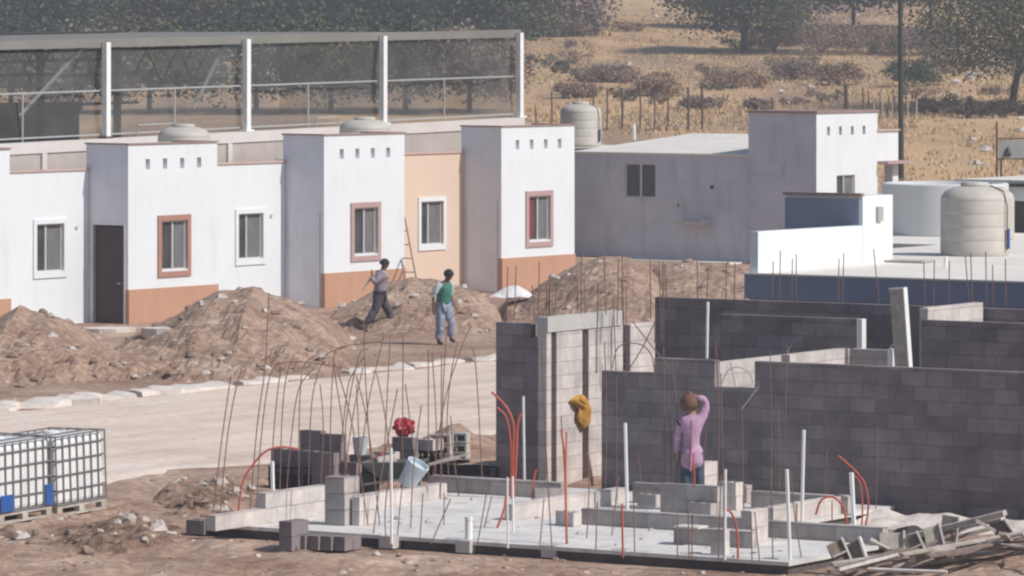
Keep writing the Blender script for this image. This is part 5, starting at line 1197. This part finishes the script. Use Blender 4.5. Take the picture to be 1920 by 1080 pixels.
# bushes
def bush(name, label, base, r, h, n, size, leaf, seed, group='bushes on the dry slope', twigs=True):
    e = empty(name, base, 0, label=label, cat='bush', group=group)
    m = MB(); rnd = random.Random(seed)
    for k in range(26 if twigs else 8):
        a = rnd.random()*2*math.pi; q = r*(.3+.7*rnd.random()); m.tube([(0, 0, -.1), (q*.4*math.cos(a), q*.4*math.sin(a), h*.5), (q*math.cos(a), q*math.sin(a), h*(.5+.5*rnd.random()))], .025, 4, .006)
    m.build('stems', 'twig' if twigs else 'bark', e)
    m = MB(); leafcloud(m, (0, 0, h*.5), r, r, h*.5, n, size, seed); m.build('foliage', leaf, e); return e
b = tg(1712, 163); bush('green_bush', 'low rounded dark green bush beside the utility pole', b, 1.7, 1.5, 3600, .16, 'leaf_green', 31, twigs=False)
BU = [(1570, 160, 1.7, 1.3, 'leaf_dry', 'brown dry bush left of the green bush'), (1490, 150, 1.6, 1.1, 'twig', 'pale leafless bush right of the dark tree'), (1450, 98, 2.2, 1.7, 'twig', 'grey leafless bush beside the dark tree trunk'), (1540, 100, 3.0, 2.2, 'twig', 'wide leafless thicket left of the pole'),
      (1640, 102, 2.6, 1.9, 'leaf_dry', 'dry brown thicket just left of the pole'), (1745, 104, 2.8, 2.0, 'twig', 'leafless thicket right of the pole'), (1135, 155, 2.0, 1.0, 'twig', 'faint dry bush above the tall tank'), (1080, 185, 1.2, .8, 'leaf_dry', 'small dry bush left of the tall tank'), (1240, 180, 1.6, .9, 'leaf_dry', 'dry bush above the cream roof'), (1380, 165, 1.8, 1.0, 'leaf_dry', 'spreading dry bush above the grey tower'),
      (1800, 130, 1.6, 1.0, 'leaf_dry', 'small dry bush under the large right tree'), (1310, 205, 1.0, .6, 'twig', 'tiny dry bush behind the paired fence posts'), (1420, 205, .9, .5, 'twig', 'tiny dry bush above the grey tower top'), (1055, 130, .5, .45, 'leaf_green', 'tiny dark shrub alone on the dry slope'), (1180, 60, 1.0, .6, 'leaf_dry', 'small shrub high on the bare slope'), (1040, 70, 2.2, 1.6, 'twig', 'grey shrub just right of the canopy end')]
for i, (px, py, r_, h_, lf, lb) in enumerate(BU): bush('dry_bush', lb, tg(px, py), r_, h_, int(2200*r_), .16, lf, 40+i)
rs = random.Random(77); SB = []
for i in range(34):
    px = rs.uniform(1010, 1910); py = rs.choice((rs.uniform(70, 112), rs.uniform(112, 150), rs.uniform(150, 205)))
    if px < 1280 and py < 100 and rs.random() < .6: py += 50
    SB.append((px, py, rs.uniform(.7, 2.6)*(1.0 if py < 130 else .6)))
SB.sort()
for i, (px, py, r_) in enumerate(SB):
    bush('sparse_bush', ORD[i]+' bush from the left among the scattered low scrub of the slope', tg(px, py), r_, r_*rs.uniform(.4, .65), int(420*r_), .15, rs.choice(('leaf_dry', 'twig', 'leaf_olive', 'leaf_dry')), 200+i, group='scattered low scrub of the slope')
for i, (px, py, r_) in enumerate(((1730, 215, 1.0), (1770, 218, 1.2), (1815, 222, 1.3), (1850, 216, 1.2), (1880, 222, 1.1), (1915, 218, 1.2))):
    bush('dark_scrub', ['first', 'second', 'third', 'fourth', 'fifth', 'sixth'][i]+' clump from the left of the dark scrub under the large right tree', tg(px, py), r_, .9, 1300, .13, 'bark', 70+i, group='dark scrub in the tree shade')  # dark clumps added in place of the shadow under the tree
# dry grass tufts
m = MB(); rnd = random.Random(5); cnt = 0
while cnt < 9000:
    Y = rnd.uniform(175, 400); px = rnd.uniform(985, 1990); X = (px-960)/F*Y
    if fbm(X*.08, Y*.03) < rnd.uniform(-.25, .25): continue
    z = gz(X, Y); cnt += 1; hh = .08+.22*rnd.random()
    for k in range(4):
        a = rnd.random()*2*math.pi; d = Vector((math.cos(a), math.sin(a), 0))*.05; o_ = Vector((X+rnd.gauss(0, .15), Y+rnd.gauss(0, .15), z-.03)); t_ = Vector((rnd.gauss(0, .1), rnd.gauss(0, .1), hh))
        m.add([o_-d, o_+d, o_+t_], [(0, 1, 2)])
tag(m.build('dry_grass', 'grass_gold'), 'golden dry grass tufts covering the slope', 'grass', kind='stuff')
m = MB(); rnd = random.Random(6)
for k in range(420):
    Y = rnd.uniform(160, 400); px = rnd.uniform(985, 1980); X = (px-960)/F*Y; rock(m, (X, Y, gz(X, Y)), .05+.3*rnd.random()**4, rnd.random())
tag(m.build('slope_stones', 'stone'), 'pale stones scattered over the dry slope', 'stones', kind='stuff')
# white rocks at right
for px, py, r_, lb in ((1822, 150, .55, 'pale boulder between the green bush and the large tree'), (1792, 158, .3, 'smaller pale boulder right of the green bush'), (1465, 176, .2, 'small pale rock on the dry grass')):
    b = tg(px, py); m = MB(); rock(m, (0, 0, .1), r_, px); tag(m.build('boulder', 'rubble_white', loc=b), lb, 'boulder', 'pale boulders')
# fence posts
FP = [(1034, 172), (1004, 200), (1112, 165), (1166, 165), (1138, 165), (1200, 165), (1227, 178), (1252, 180), (1290, 163), (1316, 160), (1448, 183), (1583, 152), (1587, 160), (1618, 165), (1628, 170)]
for px, pt in FP:
    b = tg(px, 246); tz = H-(pt-YH)/F*b.y; m = MB(); n_ = .06 if px in (1166, 1290, 1316, 1587) else .04; m.tube([(0, 0, -.2), (.03, 0, (tz-b.z)*.5), (0, 0, tz-b.z)], n_, 6)
    tag(m.build('fence_post', 'fence_wood', loc=b), 'weathered wooden fence post standing on the dry slope behind the roofs', 'fence post', 'fence posts on the dry slope')
for k in range(16):
    px = 1640+k*5.2; b = tg(px, 226); m = MB(); m.tube([(0, 0, -.2), (random.gauss(0, .08), 0, 1.0+.6*random.random())], .035, 5)
    tag(m.build('fence_stick', 'fence_wood' if k % 3 else 'stone', loc=b), 'crooked stick of the rough paling left and right of the utility pole', 'fence stick', 'crooked sticks of the rough paling')
# utility pole
b = tg(1690, 343); tz = 10.5; m = MB(); m.tube([(0, 0, -.3), (-.03, 0, 5), (-.06, 0, tz)], .11, 10, .075)
e = empty('utility_pole', b, 0, label='tall dark wooden utility pole right of the white tower', cat='utility pole'); m.build('pole', 'pole', e, smooth=True)
m = MB(); m.box(-.9, -.06, tz-.8, .9, .06, tz-.68); m.build('crossarm', 'pole', e)
# sign frame right
b = W(1869, 335, 100); e = empty('sign_frame', (b.x, b.y, 3.2), 0, label='thin steel frame with a small grey sign at the right edge', cat='sign frame')
sc = 100/F
for dx, top in ((0, 228), (8, 300)):
    m = MB(); m.tube([(dx*sc, 0, -3.3), (dx*sc, 0, H-(top-YH)*sc-3.2)], .018); m.build('upright', 'dark_steel', e)
for py in (260, 298):
    m = MB(); z = H-(py-YH)*sc-3.2; m.tube([(0, 0, z), (1.4, .1, z)], .012); m.build('rail', 'dark_steel', e)
m = MB(); z = H-(296-YH)*sc-3.2; m.box(.04, .02, z, 1.3, .03, z+.36); m.build('sign_plate', 'sign_grey', e)
m = MB(); m.tube([(.17, .0, z+.06), (.29, .0, z+.06), (.23, .0, z+.22), (.17, .0, z+.06)], .02); m.build('sign_mark', 'dark_steel', e)

# ------------------------------------------------------------------ warm dusty air
hz = bpy.data.materials.new('haze_air'); hz.use_nodes = True; n = hz.node_tree.nodes; n.remove(n['Principled BSDF'])
v = n.new('ShaderNodeVolumePrincipled'); v.inputs['Color'].default_value = (0.80, 0.80, 0.86, 1); v.inputs['Density'].default_value = 0.0009; v.inputs['Anisotropy'].default_value = 0.2
hz.node_tree.links.new(v.outputs[0], n['Material Output'].inputs['Volume']); M['haze_air'] = hz
m = MB(); m.box(-260, -8, -2.5, 260, 930, 62); tag(m.build('haze', 'haze_air'), 'thin dusty haze in the air', 'haze', kind='stuff')

# ------------------------------------------------------------------ ordinal labels for look-alike rods and posts, counted by place
def relabel(group, text):
    L = [o for o in COL.objects if o.get('group') == group and o.parent is None]
    L.sort(key=lambda o: o.location.x/o.location.y)
    for i, o in enumerate(L): o['label'] = ORD[i]+' '+text
relabel(GL, 'rod from the left among the rods rising along the left wall and block piles')
relabel(GF, 'rod from the left of those standing on the front part of the slab')
relabel(GD, 'thin rod from the left before the wide shaded block wall')
relabel(GT, 'rod from the left of those rising over the sunlit slotted wall')
relabel(GR, 'rod from the left of those standing on the rearmost wall')
relabel('fence posts on the dry slope', 'weathered fence post from the left on the dry slope')
relabel('crooked sticks of the rough paling', 'crooked stick from the left of the paling by the utility pole')
